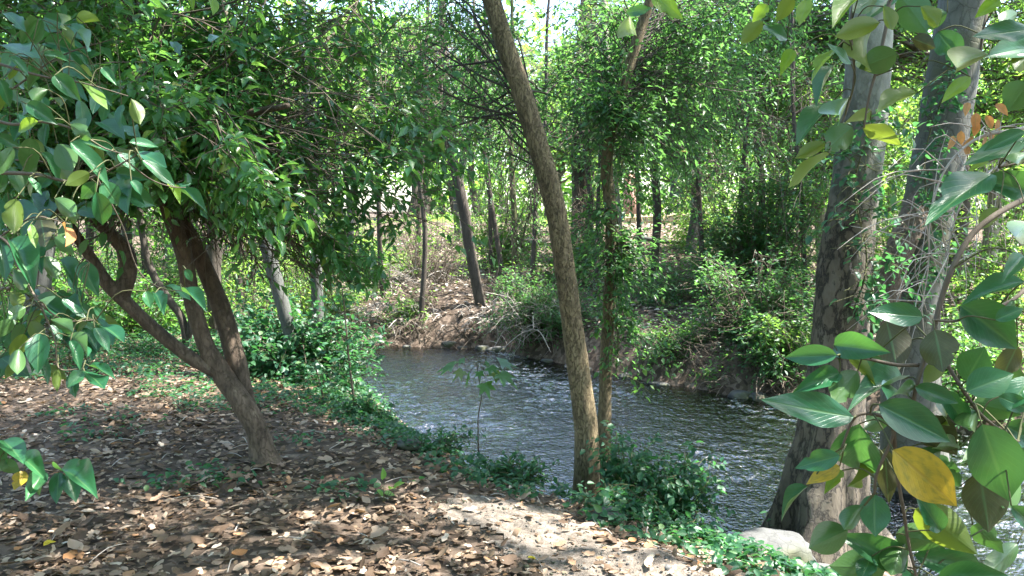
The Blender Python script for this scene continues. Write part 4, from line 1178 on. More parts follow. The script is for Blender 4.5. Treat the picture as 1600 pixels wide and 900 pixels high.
# ---- the bushy growth at the foot of the middle trees
shrub('bank_bush', 'bushy green plant with toothed leaves at the foot of the middle trunks', on(1010, 4.95), [E(1010, 720, 4.9, .34, .28, .16, 34), E(1080, 760, 4.7, .22, .22, .16, 20), E(960, 700, 5.1, .12, .15, .12, 10), E(1100, 720, 5.0, .12, .15, .14, 8)],
      'nettle', leaf=.052, ratio=.6, twigs=6, leaves=7, tl=.14, tpl=MIDL, parts=300, br=.004, bark='greenstem', jit=.012, droop=.45, twr=.0015)
shrub('bank_bush', 'lower leafy clump on the bank right of the stone, above the boulders', on(1050, 4.35), [E(1040, 825, 4.3, .28, .18, .07, 26), E(1110, 850, 4.15, .15, .14, .07, 12), E(950, 770, 4.6, .22, .15, .07, 20)],
      'nettle', leaf=.042, ratio=.6, twigs=6, leaves=7, tl=.12, tpl=MIDL, parts=200, br=.003, bark='greenstem', jit=.012, droop=.4, twr=.0015)

# ================================================================== background woodland
def bgtree(label, x, d, zc, rx, rz, nb, leafm, leaf=.14, h=None, tr=.14):
    gz = Hs(x, d)
    zt = zc + rz * .6
    path = [(x, d, gz - .1), (x + rng.normal(0, .15), d, gz + 1.5), (x + rng.normal(0, .35), d, gz + 3.2), (x + rng.normal(0, .6), d + .2, zt)]
    tree('woodland_tree', label, 'tree', path, [tr, tr * .85, tr * .7, tr * .25],
         ['grey', 'dark', 'birch'][int(rng.integers(3))], leafm, [((x, d, zc), (rx, rx * .8, rz), nb, .6)], leaf=leaf, ratio=.55, twigs=8, leaves=13, tl=.9,
         sides=10, tpl=FARL, br=.04, jit=.10, group='woodland trees beyond the banks', seed=int(rng.integers(99)), twr=.008)


BG_LABELS = ['far left woodland tree behind the dark undergrowth bush', 'bright-leaved woodland tree seen past the camellia stems at the far left', 'woodland tree behind the feathery understorey bush on the left', 'light green tree beyond the left bend of the river, above the slender grey trees', 'woodland tree rising behind the slim leaning far-bank tree', 'light tree behind the thin saplings, left of the broad dark trunk', 'shaded tree standing just left of the gap above the cane fence', 'bright tree behind the right-hand far bank bushes', 'shaded tree directly behind the bushes left of the pale trunk', 'sunlit tree seen to the right of the mottled trunk', 'tall light-leaved tree seen between the pale and the mottled trunk', 'woodland tree at the right edge beyond the hanging branch', 'distant tree at the extreme left behind the near camellia leaves', 'distant light green tree left of the camellia fork', 'distant tree seen under the camellia crown above the bright water', 'distant tree showing between the camellia crown and the slim far-bank tree', 'distant light tree behind the turquoise screen and cane fence', 'distant tree behind the right end of the cane fence', 'distant light tree high behind the right-hand bushes', 'distant tree glimpsed between the two big right-hand trunks', 'distant light tree at the extreme right behind the dead twigs']
for ii, (x, d, zc, rx, rz, nb, lm_) in enumerate([
        (-11.5, 17, 3.4, 2.4, 2.3, 34, 'mid'), (-8.5, 20, 4.2, 2.4, 2.6, 34, 'light'), (-6.3, 16.5, 3.9, 1.9, 1.9, 26, 'mid'), (-4.6, 22, 4.8, 2.2, 2.3, 28, 'light'),
        (-1.5, 23, 5.2, 2.2, 2.4, 28, 'mid'), (1.2, 22, 4.6, 1.8, 2.2, 28, 'light'), (4.2, 19, 4.2, 2.0, 2.2, 34, 'fine'), (6.6, 17, 3.8, 2.0, 2.3, 36, 'light'),
        (8.6, 14.5, 3.6, 1.8, 2.4, 34, 'mid'), (11.5, 16, 3.8, 2.4, 2.6, 36, 'light'), (9.4, 21, 4.6, 2.4, 3.0, 34, 'light'), (13.8, 21, 4.4, 2.5, 3, 30, 'mid'),
        (-18, 26, 4.5, 3.2, 3.5, 34, 'mid'), (-13, 28, 4.8, 3.4, 3.9, 38, 'light'), (-8, 30, 5.2, 3.0, 3.6, 34, 'mid'), (-3.5, 33, 6.0, 2.8, 3.4, 30, 'mid'), (1.5, 36, 6.0, 3.0, 3.8, 32, 'light'),
        (6, 31, 5.2, 3.0, 4.0, 36, 'mid'), (10.5, 29, 5.0, 3.0, 4.0, 36, 'light'), (15.5, 30, 5.0, 3.4, 4.2, 38, 'mid'), (21, 29, 5, 3.4, 4.2, 34, 'light')]):
    bgtree(BG_LABELS[ii], x, d, zc + .3, rx, rz, int(nb * 1.35), lm_, leaf=.12 + d * .0022)

# unseen trees added behind and beside the viewpoint to cut the sky light
SHADE = ['behind the viewpoint to the left', 'straight behind the viewpoint', 'behind the viewpoint to the right', 'to the far right on the river side', 'to the left of the viewpoint', 'left of the frame beside the litter', 'behind and far left', 'to the right across the water', 'a long way straight behind', 'a long way behind to the left', 'far left beyond the grey trunk', 'far right beyond the mottled trunk', 'far behind to the right']
for ii, (x, d) in enumerate([(-3.5, -3.5), (0.5, -5), (4.5, -4.5), (8, -2.5), (-7, 0.5), (-9.5, 4.5), (-6.5, -5), (9.5, 2.5), (2.5, -9), (-2.5, -9), (-12, 9), (12, 6), (7, -8)]):
    gz = Hs(x, d)
    tree('shade_tree', 'broad tree added for shade outside the view, ' + SHADE[ii], 'tree', [(x, d, gz - .1), (x + .1, d, gz + 2), (x, d + .1, gz + 4.5), (x, d, gz + 7)], [.16, .14, .11, .04], 'dark', 'mid',
         [((x, d, gz + 4.2), (2.4, 2.2, 3.2), 42, .6)], leaf=.26, ratio=.6, twigs=8, leaves=10, tl=1.0, sides=10, tpl=FARL, br=.03, jit=.12, group='shade trees added outside the view', seed=3, twr=.008)

# far wood: one continuous mass
def far_wood():
    n = 70000
    a = rng.uniform(-.82, .82, n); d = rng.uniform(40, 62, n)
    x = np.tan(a) * d * 1.0
    top = 8.3 + 3.4 * vnoise(x * .22, d * .1, 5) + 1.6 * vnoise(x * .9, d * .3, 6)
    z = .8 + rng.random(n) ** .85 * (top - .8)
    gapm = vnoise(x * .5, z * .6 + 40, 8) > .22
    gapm &= ~((np.abs(x + 4 * d / 24) < 1.6 * d / 24) & (z < 3.4))
    p = np.stack([x, d, z], -1)[gapm]
    R = rand_frames(len(p)); l = rng.uniform(.3, .55, len(p))
    V, Fc = inst(FARL, p, R, l, l * .6)
    mb = MB(); mb.add(V, Fc)
    o = mb.build('far_woodland', G['light'], None, smooth=False, kind='stuff')
    o['label'] = 'mass of far trees closing the view behind the woodland'; o['category'] = 'woodland'
    mb = MB()
    for i in range(60):
        xx = rng.uniform(-40, 40); dd = rng.uniform(40, 55)
        tube(mb, [(xx, dd, .5), (xx + rng.normal(0, .4), dd, 4), (xx + rng.normal(0, .9), dd, 7.5)], [.22, .17, .06], 6, 6)
    o2 = mb.build('far_woodland_stems', B['dark'], None, kind='stuff')
    o2['label'] = 'stems of the far trees behind the woodland'; o2['category'] = 'woodland'


far_wood()

# undergrowth on the far plateau, one mass
def ground_cover(name, label, cat, region, n, leaf, leafm, hgt, tpl, ratio=.6, droop=.1, upj=.45, parts=0, key='near', part_tpl=None):
    p = region(n)
    z = H(p[:, 0], p[:, 1])
    dens = vnoise(p[:, 0] * 2.2, p[:, 1] * 2.2, 77)
    hh = hgt * (.25 + .9 * dens) * rng.random(len(p)) ** .7
    p = np.stack([p[:, 0], p[:, 1], z + .01 + hh], -1)
    p = p[z > WATER_Z + .03]
    R = rand_frames(len(p), droop, upj); l = leaf * rng.uniform(.5, 1.3, len(p)); w_ = l * ratio
    k = gap_mask(p) | True
    if parts:
        root = thing(name, label, cat, np.array([p[:, 0].mean(), p[:, 1].mean(), z.mean()]))
        m = pick(p, l, parts, 11)
        leaf_parts(root, 'leaf', p[m], R[m], l[m], w_[m], [G[leafm]], part_tpl, key)
        V, Fc = inst(tpl, p[~m], R[~m], l[~m], w_[~m])
        mb = MB(); mb.add(V, Fc); mb.build('foliage', G[leafm], root, smooth=False, kind='stuff')
        return
    V, Fc = inst(tpl, p, R, l, w_)
    mb = MB(); mb.add(V, Fc)
    o = mb.build(name, G[leafm], None, smooth=False, kind='stuff')
    o['label'] = label; o['category'] = cat


def reg_far(n):
    x = rng.uniform(-14, 14, n); y = rng.uniform(9, 34, n)
    f = far_sd(x, y)
    m = (f > 1.0) & (vnoise(x * .8, y * .8, 61) > .56)
    m &= ~((x > 1.5) & (x < 5.5) & (y > 12) & (y < 26) & (np.abs(x - y * .16) < 1.3))
    return np.stack([x, y], -1)[m]


ground_cover('far_bank_cover', 'low leafy growth scattered over the far bank slope', 'ground cover', reg_far, 60000, .09, 'light', .28, FARL)


def reg_edge(n):
    i = rng.integers(3, 12, n); t = rng.random(n)
    p = NEAR[i] * (1 - t)[:, None] + NEAR[i + 1] * t[:, None]
    p = p + rng.normal(0, .30, (n, 2)) + np.array([.10, .10])
    x, y = p[:, 0], p[:, 1]
    keep = (vnoise(x * 2.6, y * 2.6, 63) > .42) & (path_d(x, y) > .4) & (near_sd(x, y) > -.42)
    return p[keep]


ground_cover('edge_cover', 'strip of green ground cover along the lip of the near bank', 'ground cover', reg_edge, 8500, .052, 'nettle', .15, MIDL, parts=300)


def reg_left(n):
    x = rng.uniform(-8.5, -1.0, n); y = rng.uniform(6.2, 13, n)
    s = near_sd(x, y)
    m = (s < .3) & (vnoise(x * 1.6, y * 1.6, 65) + .10 * (y - 6.6) > .50) & ~((y < 7.6) & (x < -2.6) & (vnoise(x * 2, y * 2, 3) > .62))
    return np.stack([x, y], -1)[m]


ground_cover('shade_cover', 'low ground cover under the trees at the back of the left bank', 'ground cover', reg_left, 34000, .05, 'nettle', .12, FARL)


def reg_tuft(n):
    c = np.array([(PZ(345, 745, 0)[:2]), (PZ(270, 760, 0)[:2]), (PZ(190, 665, 0)[:2]), PZ(150, 690, 0)[:2], PZ(540, 765, 0)[:2], PZ(620, 650, 0)[:2], PZ(470, 690, 0)[:2], PZ(100, 650, 0)[:2], PZ(700, 700, 0)[:2], PZ(500, 640, 0)[:2]])
    i = rng.integers(0, len(c), n)
    return c[i] + rng.normal(0, .10, (n, 2)) * np.array([1.5, 1])


ground_cover('seedling_patch', 'scattered green seedlings sprouting through the leaf litter', 'ground cover', reg_tuft, 620, .045, 'nettle', .09, MIDL, parts=120)

# ================================================================== leaf litter
def litter():
    n = 56000
    x = rng.uniform(-6.5, 1.5, n); y = 2.6 + 8.0 * rng.random(n) ** 1.5
    s = near_sd(x, y)
    m = (s < .08) & (np.abs(x) < y * .68 + .4) & ((path_d(x, y) > .30) | (rng.random(n) < .30))
    m &= (rng.random(n) < .35 + .9 * vnoise(x * 2.5, y * 2.5, 51))
    x, y = x[m], y[m]
    z = H(x, y) + .012 + .022 * rng.random(len(x)) ** 2
    p = np.stack([x, y, z], -1)
    a = rng.uniform(0, 2 * PI, len(x))
    ax = np.stack([np.cos(a), np.sin(a), rng.normal(0, .22, len(x))], -1)
    up = np.stack([rng.normal(0, .33, len(x)), rng.normal(0, .33, len(x)), np.where(rng.random(len(x)) < .5, 1, -1)], -1)
    R = frames(norm(ax), norm(up))
    l = np.clip(np.exp(rng.normal(-3.22, .45, len(x))), .015, .12); w_ = l * rng.uniform(.4, .8, len(x))
    mk = pick(p, l, 300, 16)
    leaf_parts(ground, 'fallen_leaf', p[mk], R[mk], l[mk], w_[mk], [G['litter']], [LITL, LITL2, LITL2], 'litter')
    ev = rng.random(len(p)) < .25
    V, Fc = inst(LITL, p[~mk & ev], R[~mk & ev], l[~mk & ev], w_[~mk & ev], l[~mk & ev] * .5)
    mb = MB(); mb.add(V, Fc)
    V, Fc = inst(LITL2, p[~mk & ~ev], R[~mk & ~ev], l[~mk & ~ev], w_[~mk & ~ev])
    mb.add(V, Fc)
    o = mb.build('leaf_litter', G['litter'], None, smooth=False, kind='stuff')
    o['label'] = 'dry brown fallen leaves covering the near bank'; o['category'] = 'leaf litter'
    # far bank litter, larger because it only shows as speckle
    n = 26000
    x = rng.uniform(-8, 9, n); y = rng.uniform(9.5, 27, n); f = far_sd(x, y)
    m = f > .5
    x, y = x[m], y[m]
    p = np.stack([x, y, H(x, y) + .02], -1)
    a = rng.uniform(0, 2 * PI, len(x)); ax = np.stack([np.cos(a), np.sin(a), rng.normal(0, .25, len(x))], -1)
    up = np.stack([rng.normal(0, .4, len(x)), rng.normal(0, .4, len(x)), np.ones(len(x))], -1)
    l = rng.uniform(.06, .14, len(x))
    V, Fc = inst(FARL, p, frames(norm(ax), norm(up)), l, l * .6)
    mb = MB(); mb.add(V, Fc)
    o = mb.build('far_leaf_litter', G['palelitter'], None, smooth=False, kind='stuff')
    o['label'] = 'dry fallen leaves covering the far bank slope'; o['category'] = 'leaf litter'
    # grit and crumbs on the path
    n = 5200
    x = rng.uniform(-.9, 1.9, n); y = rng.uniform(2.4, 4.9, n)
    m = (path_d(x, y) < .42); x, y = x[m], y[m]
    r_ = np.exp(rng.normal(-5.5, .55, len(x)))
    oc = np.array([(1, 0, 0), (-1, 0, 0), (0, 1, 0), (0, -1, 0), (0, 0, .7), (0, 0, -.7)], float)
    of = np.array([(0, 2, 4), (2, 1, 4), (1, 3, 4), (3, 0, 4), (2, 0, 5), (1, 2, 5), (3, 1, 5), (0, 3, 5)])
    Rr = rand_frames(len(x), 0, .6)
    V, Fc = inst((oc, of), np.stack([x, y, H(x, y) + .014], -1), Rr, r_, r_ * rng.uniform(.5, 1, len(x)))
    mb = MB(); mb.add(V, Fc)
    o = mb.build('path_grit', M_rock, None, smooth=False, kind='stuff')
    o['label'] = 'small stones and crumbs scattered on the bare path'; o['category'] = 'grit'
    # sticks
    mb = MB()
    for i in range(150):
        xx = rng.uniform(-4, 1.2); yy = 2.9 + 5 * rng.random() ** 1.5
        if float(near_sd(np.array([xx]), np.array([yy]))[0]) > -.05:
            continue
        a = rng.uniform(0, PI); L_ = rng.uniform(.06, .28)
        z0 = Hs(xx, yy) + .02
        e_ = (xx + math.cos(a) * L_, yy + math.sin(a) * L_)
        tube(mb, [(xx, yy, z0), ((xx + e_[0]) / 2, (yy + e_[1]) / 2, z0 + rng.uniform(0, .02)), (e_[0], e_[1], Hs(*e_) + .02)], rng.uniform(.0015, .004), 5, 5)
    o = mb.build('scattered_twigs', B['deadtwig'], None, kind='stuff')
    o['label'] = 'thin dead twigs lying in the leaf litter'; o['category'] = 'twigs'


litter()


def one_leaf(name, label, px, py, size, mat, tpl=None, ratio=.6, ang=0.4, zoff=.03):
    p = PZ(px, py, 0.02); p[2] = Hs(p[0], p[1]) + zoff
    t = tpl or NEAR_TPL[1]
    me = mesh_from(name, t[0] * np.array([size, size * ratio, size]), t[1], mat, True, uv=t[2] if len(t) > 2 else None)
    o = link(name, me, None, loc=p, label=label, category='leaf')
    o.rotation_euler = (rng.normal(0, .15), rng.normal(0, .15), ang)


one_leaf('fallen_yellow_leaf', 'bright yellow fallen leaf on the bare sunlit path', 824, 868, .055, G['yellow'], ang=.2)
one_leaf('fallen_pale_leaf', 'large pale dead leaf curled in the litter at the lower left', 128, 868, .11, G['litter'], LITL, ang=2.6)
one_leaf('fallen_white_leaf', 'broad cream dead leaf at the bottom edge below the sunlit litter', 590, 872, .10, G['litter'], LITL, ang=1.2)
one_leaf('fallen_green_leaf', 'yellow-green fallen leaf in the litter at the bottom left corner', 68, 858, .06, G['yellow'], ang=1.0)

# little sunlit seedling
b = PZ(600, 782, 0.0); b[2] = Hs(b[0], b[1])
root = thing('seedling', 'small sunlit seedling with four pale leaves in the middle of the litter', 'seedling', b)
mb = MB()
sp = [(597, 742, 14, 18), (612, 762, 16, 14), (585, 765, 13, 12), (620, 758, 12, 20), (600, 770, 12, 16)]
pz, pR, pl, pw = [], [], [], []
for (x, y, w1, l1) in sp:
    tp = P(x, y, b[1])
    st = b + (tp - b) * .75 + [0, 0, .01]
    tube(mb, [b, (b + st) / 2 + rng.normal(0, .006, 3), st], [.003, .002, .0012], 5, 8)
    pz.append(st); pR.append(frames(norm((tp - st) + rng.normal(0, .02, 3))[None], np.array([[.4, -.3, .8]]))[0]); pl.append(.07); pw.append(.042)
mb.build('stem', B['greenstem'], root)
leaf_parts(root, 'leaf', np.array(pz), np.array(pR), np.array(pl), np.array(pw), [G['light']])


# ================================================================== rocks
def rock(name, label, c, r, seed, parent=None, group=None):
    import bmesh
    bm = bmesh.new(); bmesh.ops.create_icosphere(bm, subdivisions=4, radius=1)
    co = np.array([v.co[:] for v in bm.verts])
    n = fbm(co[:, 0] * 1.2 + seed, co[:, 1] * 1.2 + co[:, 2] * .7, seed, 4) + .35 * fbm(co[:, 2] * 3 + seed, co[:, 0] * 3 - co[:, 1], seed + 3, 4)
    co = co * (1 + .65 * n[:, None]); co[:, 2] = np.where(co[:, 2] > .6, .6 + (co[:, 2] - .6) * .35, co[:, 2])
    co = co * np.array(r)
    for v, q in zip(bm.verts, co):
        v.co = q
    me = bpy.data.meshes.new(name); bm.to_mesh(me); bm.free()
    me.polygons.foreach_set("use_smooth", np.ones(len(me.polygons), bool))
    me.materials.append(M_rock)
    o = link(name, me, None, loc=c, label=label, category='rock')
    if group:
        o['group'] = group


rock('boulder', 'large grey boulder at the foot of the thick pale trunk', P(1208, 872, 4.1) + [0, 0, -.02], (.22, .20, .19), 3)
rock('boulder', 'grey boulder low at the bottom edge, right of the large boulder', P(1285, 898, 4.1) + [0, 0, -.04], (.15, .15, .08), 5)
rock('stone', 'rounded grey stone on the lip of the bank below the leafy clump', P(950, 812, 4.3) + [0, 0, .0], (.09, .08, .085), 7)
rock('stone', 'small brown stone on the bank lip left of the thin sapling', P(640, 690, 5.6) + [0, 0, -.02], (.10, .08, .04), 9)
rock('stone', 'angular grey stone at the far water edge by the slim leaning tree', P(702, 533, 13.5) + [0, 0, -.06], (.12, .10, .09), 11)
rr = np.random.default_rng(12)
for i in range(16):
    px_s = rr.uniform(590, 1240)
    for d in np.arange(8.5, 15, .05):
        q = P(px_s, 450, d)
        if Hs(q[0], q[1]) > WATER_Z - .06 and float(far_sd(np.array([q[0]]), np.array([q[1]]))[0]) > -1:
            break
    z = rr.uniform(.05, .13)
    rock('stone', 'one of several small wet stones along the far water edge, ' + ('left of centre' if px_s < 740 else 'behind the trunks' if px_s < 960 else 'right of centre'), np.array([q[0], q[1], WATER_Z]), (z * rr.uniform(1, 1.7), z * rr.uniform(.8, 1.3), z * rr.uniform(.5, .9)), int(rr.integers(20, 90)), group='wet stones along the far bank')
rock('stone', 'flat wet stone at the far water edge right of centre', P(1080, 612, 10.6) + [0, 0, -.03], (.25, .16, .07), 13)
rock('stone', 'low sunlit stone on the far shore left of the waterside bush', P(590, 535, 13.9), (.2, .15, .07), 15)
rock('stone', 'dark wet stone just breaking the water beside the shore shrubs at left', P(543, 608, 9.6) + [0, 0, -.02], (.2, .15, .05), 17)
rock('stone', 'dark stone awash in the river near the pale trunk', P(1170, 766, 6.7) + [0, 0, -.02], (.1, .08, .03), 19)


# ================================================================== dead brush on the far bank
def brush(name, label, pts, n, L_, r, seedpt=None, mat='deadtwig', hang=.3, group=None):
    base = np.asarray(pts[0], float)
    root = thing(name, label, 'dead branches', base, group)
    mb = MB(); m2 = MB()
    for i in range(n):
        s = np.asarray(pts[int(rng.integers(len(pts)))]) + rng.normal(0, .12, 3)
        d = norm(np.array([rng.normal(0, .8), rng.normal(-.5, .4), rng.normal(.2, .4)]))
        l = L_ * rng.uniform(.5, 1.2)
        m_ = s + d * l * .5 + [0, 0, .1 * l]; e_ = s + d * l + np.array([0, 0, -hang * l]) * rng.uniform(.3, 1.3)
        e_[2] = max(e_[2], WATER_Z - .05)
        c = tube(mb, [s, m_, e_], np.array([r, r * .7, r * .3]) * rng.uniform(.6, 1.4), 5, 9)
        for j in range(4):
            q = c[int(rng.integers(2, 8))]
            tube(m2, [q, q + rng.normal(0, .1, 3) * L_, q + rng.normal(0, .2, 3) * L_ - [0, 0, .12 * L_]], [r * .4, r * .3, r * .15], 3, 4)
    mb.build('dead_stems', B[mat], root, kind='stuff'); m2.build('dead_twigs', B[mat], root, kind='stuff')


def bank(px, d, dz=.1):
    q = on(px, d, 0); q[2] += dz; return q


brush('dead_brush', 'tangle of pale dead twigs hanging over the water behind the leaning trunk', [P(830, 500, 12.6), P(860, 505, 12.5), P(800, 500, 13)], 56, .7, .010)
brush('dead_brush', 'exposed pale roots and dead stems on the far shore below the sunlit bush', [P(575, 500, 14.2), P(600, 495, 14.2), P(640, 500, 14.1), P(690, 505, 13.9), P(730, 505, 13.9), P(770, 510, 13.7)], 90, .5, .012)
brush('dead_brush', 'dry brown twigs at the undercut far bank right of the slim trunk', [P(990, 530, 11.8), P(1030, 560, 11.4), P(1070, 575, 11)], 46, .5, .009, mat='twig')
brush('exposed_roots', 'brown roots and stems matting the eroded earth lip below the slim leaning tree', [P(x_, 522, 13.7) for x_ in (600, 630, 660, 690, 720, 750, 780)], 80, .5, .010, mat='twig', hang=.5)
brush('dead_brush', 'leafless stems on the sunlit far slope above the sunlit bush', [P(590, 440, 16), P(625, 440, 16), P(700, 450, 16), P(660, 440, 17)], 44, .7, .010, hang=.2)
brush('dead_brush', 'tangled roots under the large overhanging bush at the right', [P(1140, 600, 10.2), P(1200, 615, 9.8), P(1240, 620, 9.6)], 46, .4, .010, mat='twig')

# fallen log lying on the far slope
b = on(1030, 21, 0)
root = thing('fallen_log', 'thin fallen log lying across the far litter slope below the fence', 'log', b)
mb = MB(); tube(mb, [on(1000, 21, -.06), on(1035, 20.7, -.10), on(1075, 20.5, -.06)], [.07, .06, .04], 8, rough=.1); mb.build('trunk', B['grey'], root)

# ================================================================== fence, cloth and buildings beyond the far bank
FD = 27.0
p0 = P(985, 365, FD); gz = Hs(p0[0], FD)
root = thing('cane_fence', 'low fence of upright canes on top of the far bank', 'fence', (p0[0], FD, gz))
x0 = P(975, 365, FD)[0]; x1 = P(1110, 365, FD)[0]
import bmesh
mb0 = MB(); tube(mb0, [(0, 0, -.05), (0, 0, .38)], .026, 6, 3)
cane = mesh_from('cane', np.concatenate(mb0.V), [np.concatenate(mb0.F[q]) for q in (3, 4) if mb0.F[q]], M_bamboo, True)
nx = int((x1 - x0) / .062)
for i in range(nx):
    xx = x0 + i * .062
    o = link('cane', cane, root, loc=(xx - p0[0], rng.normal(0, .01), Hs(xx, FD) - gz))
    o.scale = (1, 1, rng.uniform(.85, 1.1)); o.rotation_euler = (0, rng.normal(0, .04), 0)
for zz in (.12, .28):
    mb = MB(); tube(mb, [(x0, FD - .04, Hs(x0, FD) + zz), (x1, FD - .04, Hs(x1, FD) + zz)], .016, 6, 8); mb.build('rail', M_bamboo, root)


def cloth(name, label, xa, xb, d, z0, z1, mat, seed):
    xs = np.linspace(xa, xb, 60); zs = np.linspace(z0, z1, 8)
    XX, ZZ = np.meshgrid(xs, zs)
    YY = d + .12 * np.sin(XX * 5 + seed) * (1 - (ZZ - z0) / (z1 - z0)) + .05 * np.sin(XX * 13)
    ZZ = ZZ - .06 * np.abs(np.sin(XX * 1.6)) * (ZZ - z0) / (z1 - z0)
    V = np.stack([XX, YY, ZZ], -1).reshape(-1, 3); F_ = grid_faces(*XX.shape)
    V2 = V + [0, .01, 0]
    mb = MB(); mb.add(V, F_); mb.add(V2, F_[:, ::-1])
    root = thing(name, label, 'screen', (xa, d, gz))
    mb.build('fabric', mat, root)
    m2 = MB()
    for xx in np.linspace(xa, xb, 5):
        tube(m2, [(xx, d - .06, gz - .1), (xx, d - .06, z1 + .05)], .03, 6, 3)
    m2.build('posts', B['grey'], root)


q0 = P(930, 350, 31); q1 = P(1140, 350, 31)
cloth('fabric_screen', 'turquoise fabric screen behind the cane fence', q0[0], q1[0], 31, P(0, 360, 31)[2], P(0, 336, 31)[2], M_tarp, 1)
q0 = P(800, 350, 33); q1 = P(880, 350, 33)
cloth('fabric_screen', 'turquoise fabric screen glimpsed left of the leaning trunk', q0[0], q1[0], 33, P(0, 368, 33)[2], P(0, 345, 33)[2], M_tarp, 2)


def boxm(mb, a, b):
    a = np.asarray(a, float); b = np.asarray(b, float)
    V = np.array([(x, y, z) for x in (a[0], b[0]) for y in (a[1], b[1]) for z in (a[2], b[2])])
    mb.add(V, np.array([(0, 1, 3, 2), (4, 6, 7, 5), (0, 4, 5, 1), (2, 3, 7, 6), (0, 2, 6, 4), (1, 5, 7, 3)]))


q = P(985, 350, 28.5)
root = thing('gate_pillar', 'reddish rendered pillar at the left end of the cane fence', 'pillar', (q[0], 28.5, gz))
mb = MB(); boxm(mb, (q[0] - .24, 28.3, gz - .1), (q[0] + .24, 28.7, gz + 1.75)); mb.build('shaft', M_brick, root, smooth=False)
mb = MB(); boxm(mb, (q[0] - .30, 28.24, gz + 1.75), (q[0] + .30, 28.76, gz + 1.87)); mb.build('cap', M_white, root, smooth=False)


# ================================================================== near branches framing the view
def place_leaves(root, stems, specs, seed=0, thick=.0022, bark='greenstem'):
    """specs: (bx, by, tx, ty, width_px, kind, depth); stems: list of (px, py, d) polylines with radii"""
    r2 = np.random.default_rng(seed)
    st = MB(); pts = []
    for sp_, rad in stems:
        c = tube(st, [P(*q) for q in sp_], rad, 8, max(12, len(sp_) * 6), rough=.06, seed=seed)
        pts.append(c)
    pts = np.concatenate(pts)
    pos, RR, ll, ww, mats = [], [], [], [], []
    wl = [P((q[0] + q[2]) / 2, (q[1] + q[3]) / 2, q[6]) for q in specs if q[5] == 'w']
    stalks = MB()
    for sp_ in specs:
        bx, by, tx, ty, wpx, kind, d = sp_
        dd = r2.normal(0, .02) * d
        if kind == 'w':          # these leaves lie so that they mirror the sun
            b0 = P(bx, by, d); hv0 = norm(SUN + norm(EYE - b0)); best = 9
            for q in np.linspace(-.09, .09, 37):
                v_ = P(tx, ty, d + q - .015 * d) - b0
                if abs(norm(v_) @ hv0) + abs(q) < best:
                    best = abs(norm(v_) @ hv0) + abs(q); dd = q
        bpt = P(bx, by, d); tpt = P(tx, ty, d + dd - .015 * d)
        ax = tpt - bpt; L_ = np.linalg.norm(ax)
        cc = (bpt + tpt) / 2
        if kind != 'w' and any(((cc - q) @ SUN > .015) and np.linalg.norm((cc - q) - ((cc - q) @ SUN) * SUN) < .045 for q in wl):
            continue             # keeps the sun on the leaf below
        wapp = wpx * d / F
        W = max(wapp * 1.02, L_ * .37)
        W = min(W, max(L_ * .62, wapp * 1.02))
        ct = min(1, wapp / W); ang = math.acos(ct)
        a = norm(ax)
        face = norm(EYE - (bpt + tpt) / 2); face = norm(face - a * (face @ a))
        sd = np.cross(a, face)
        c1 = face * math.cos(ang) + sd * math.sin(ang); c2 = face * math.cos(ang) - sd * math.sin(ang)
        top = kind not in ('o', 'd', 'O')
        if kind == 'w':          # leaf turned halfway between the sun and the view to catch the glare
            hv = norm(SUN + norm(EYE - bpt)); c1 = c2 = norm(hv - a * (hv @ a)); kind = 'g'
        nn = c1 if (c1[2] > c2[2]) == top else c2
        if not top:
            nn = -nn
        R = frames(a[None], nn[None])[0]
        pos.append(bpt); RR.append(R); ll.append(L_ * 1.03); ww.append(W)
        mats.append({'g': G['camellia_big'], 'o': G['olive_big'], 'd': G['camellia_big'], 'O': G['brown_big'], 'y': G['yellow_big'], 'l': G['lime_big'], 'r': G['orange_big']}[kind])
        j = np.argmin(np.linalg.norm(pts - bpt, axis=1)); q = pts[j]
        g_ = np.linalg.norm(q - bpt)
        if g_ < .12 * d:
            m_ = (q + bpt) / 2 + np.array([0, 0, .12 * g_]) - a * .1 * g_
            tube(stalks, [q, m_, bpt], [thick, thick * .8, thick * .75], 6, 8)
        else:
            m_ = bpt - a * .3 * L_ + np.array([0, 0, .03])
            q2 = bpt + (q - bpt) * .6
            tube(stalks, [q, (q + m_) / 2 + [0, 0, .02], m_, bpt], [thick, thick * .9, thick * .8, thick * .75], 6, 14)
    st.build('stem', B[bark], root); stalks.build('leafstalks', B['greenstem'], root, kind='stuff')
    leaf_parts(root, 'leaf', np.array(pos), np.array(RR), np.array(ll), np.array(ww), {i: m for i, m in enumerate(mats)}, BIG_TPL, 'big')


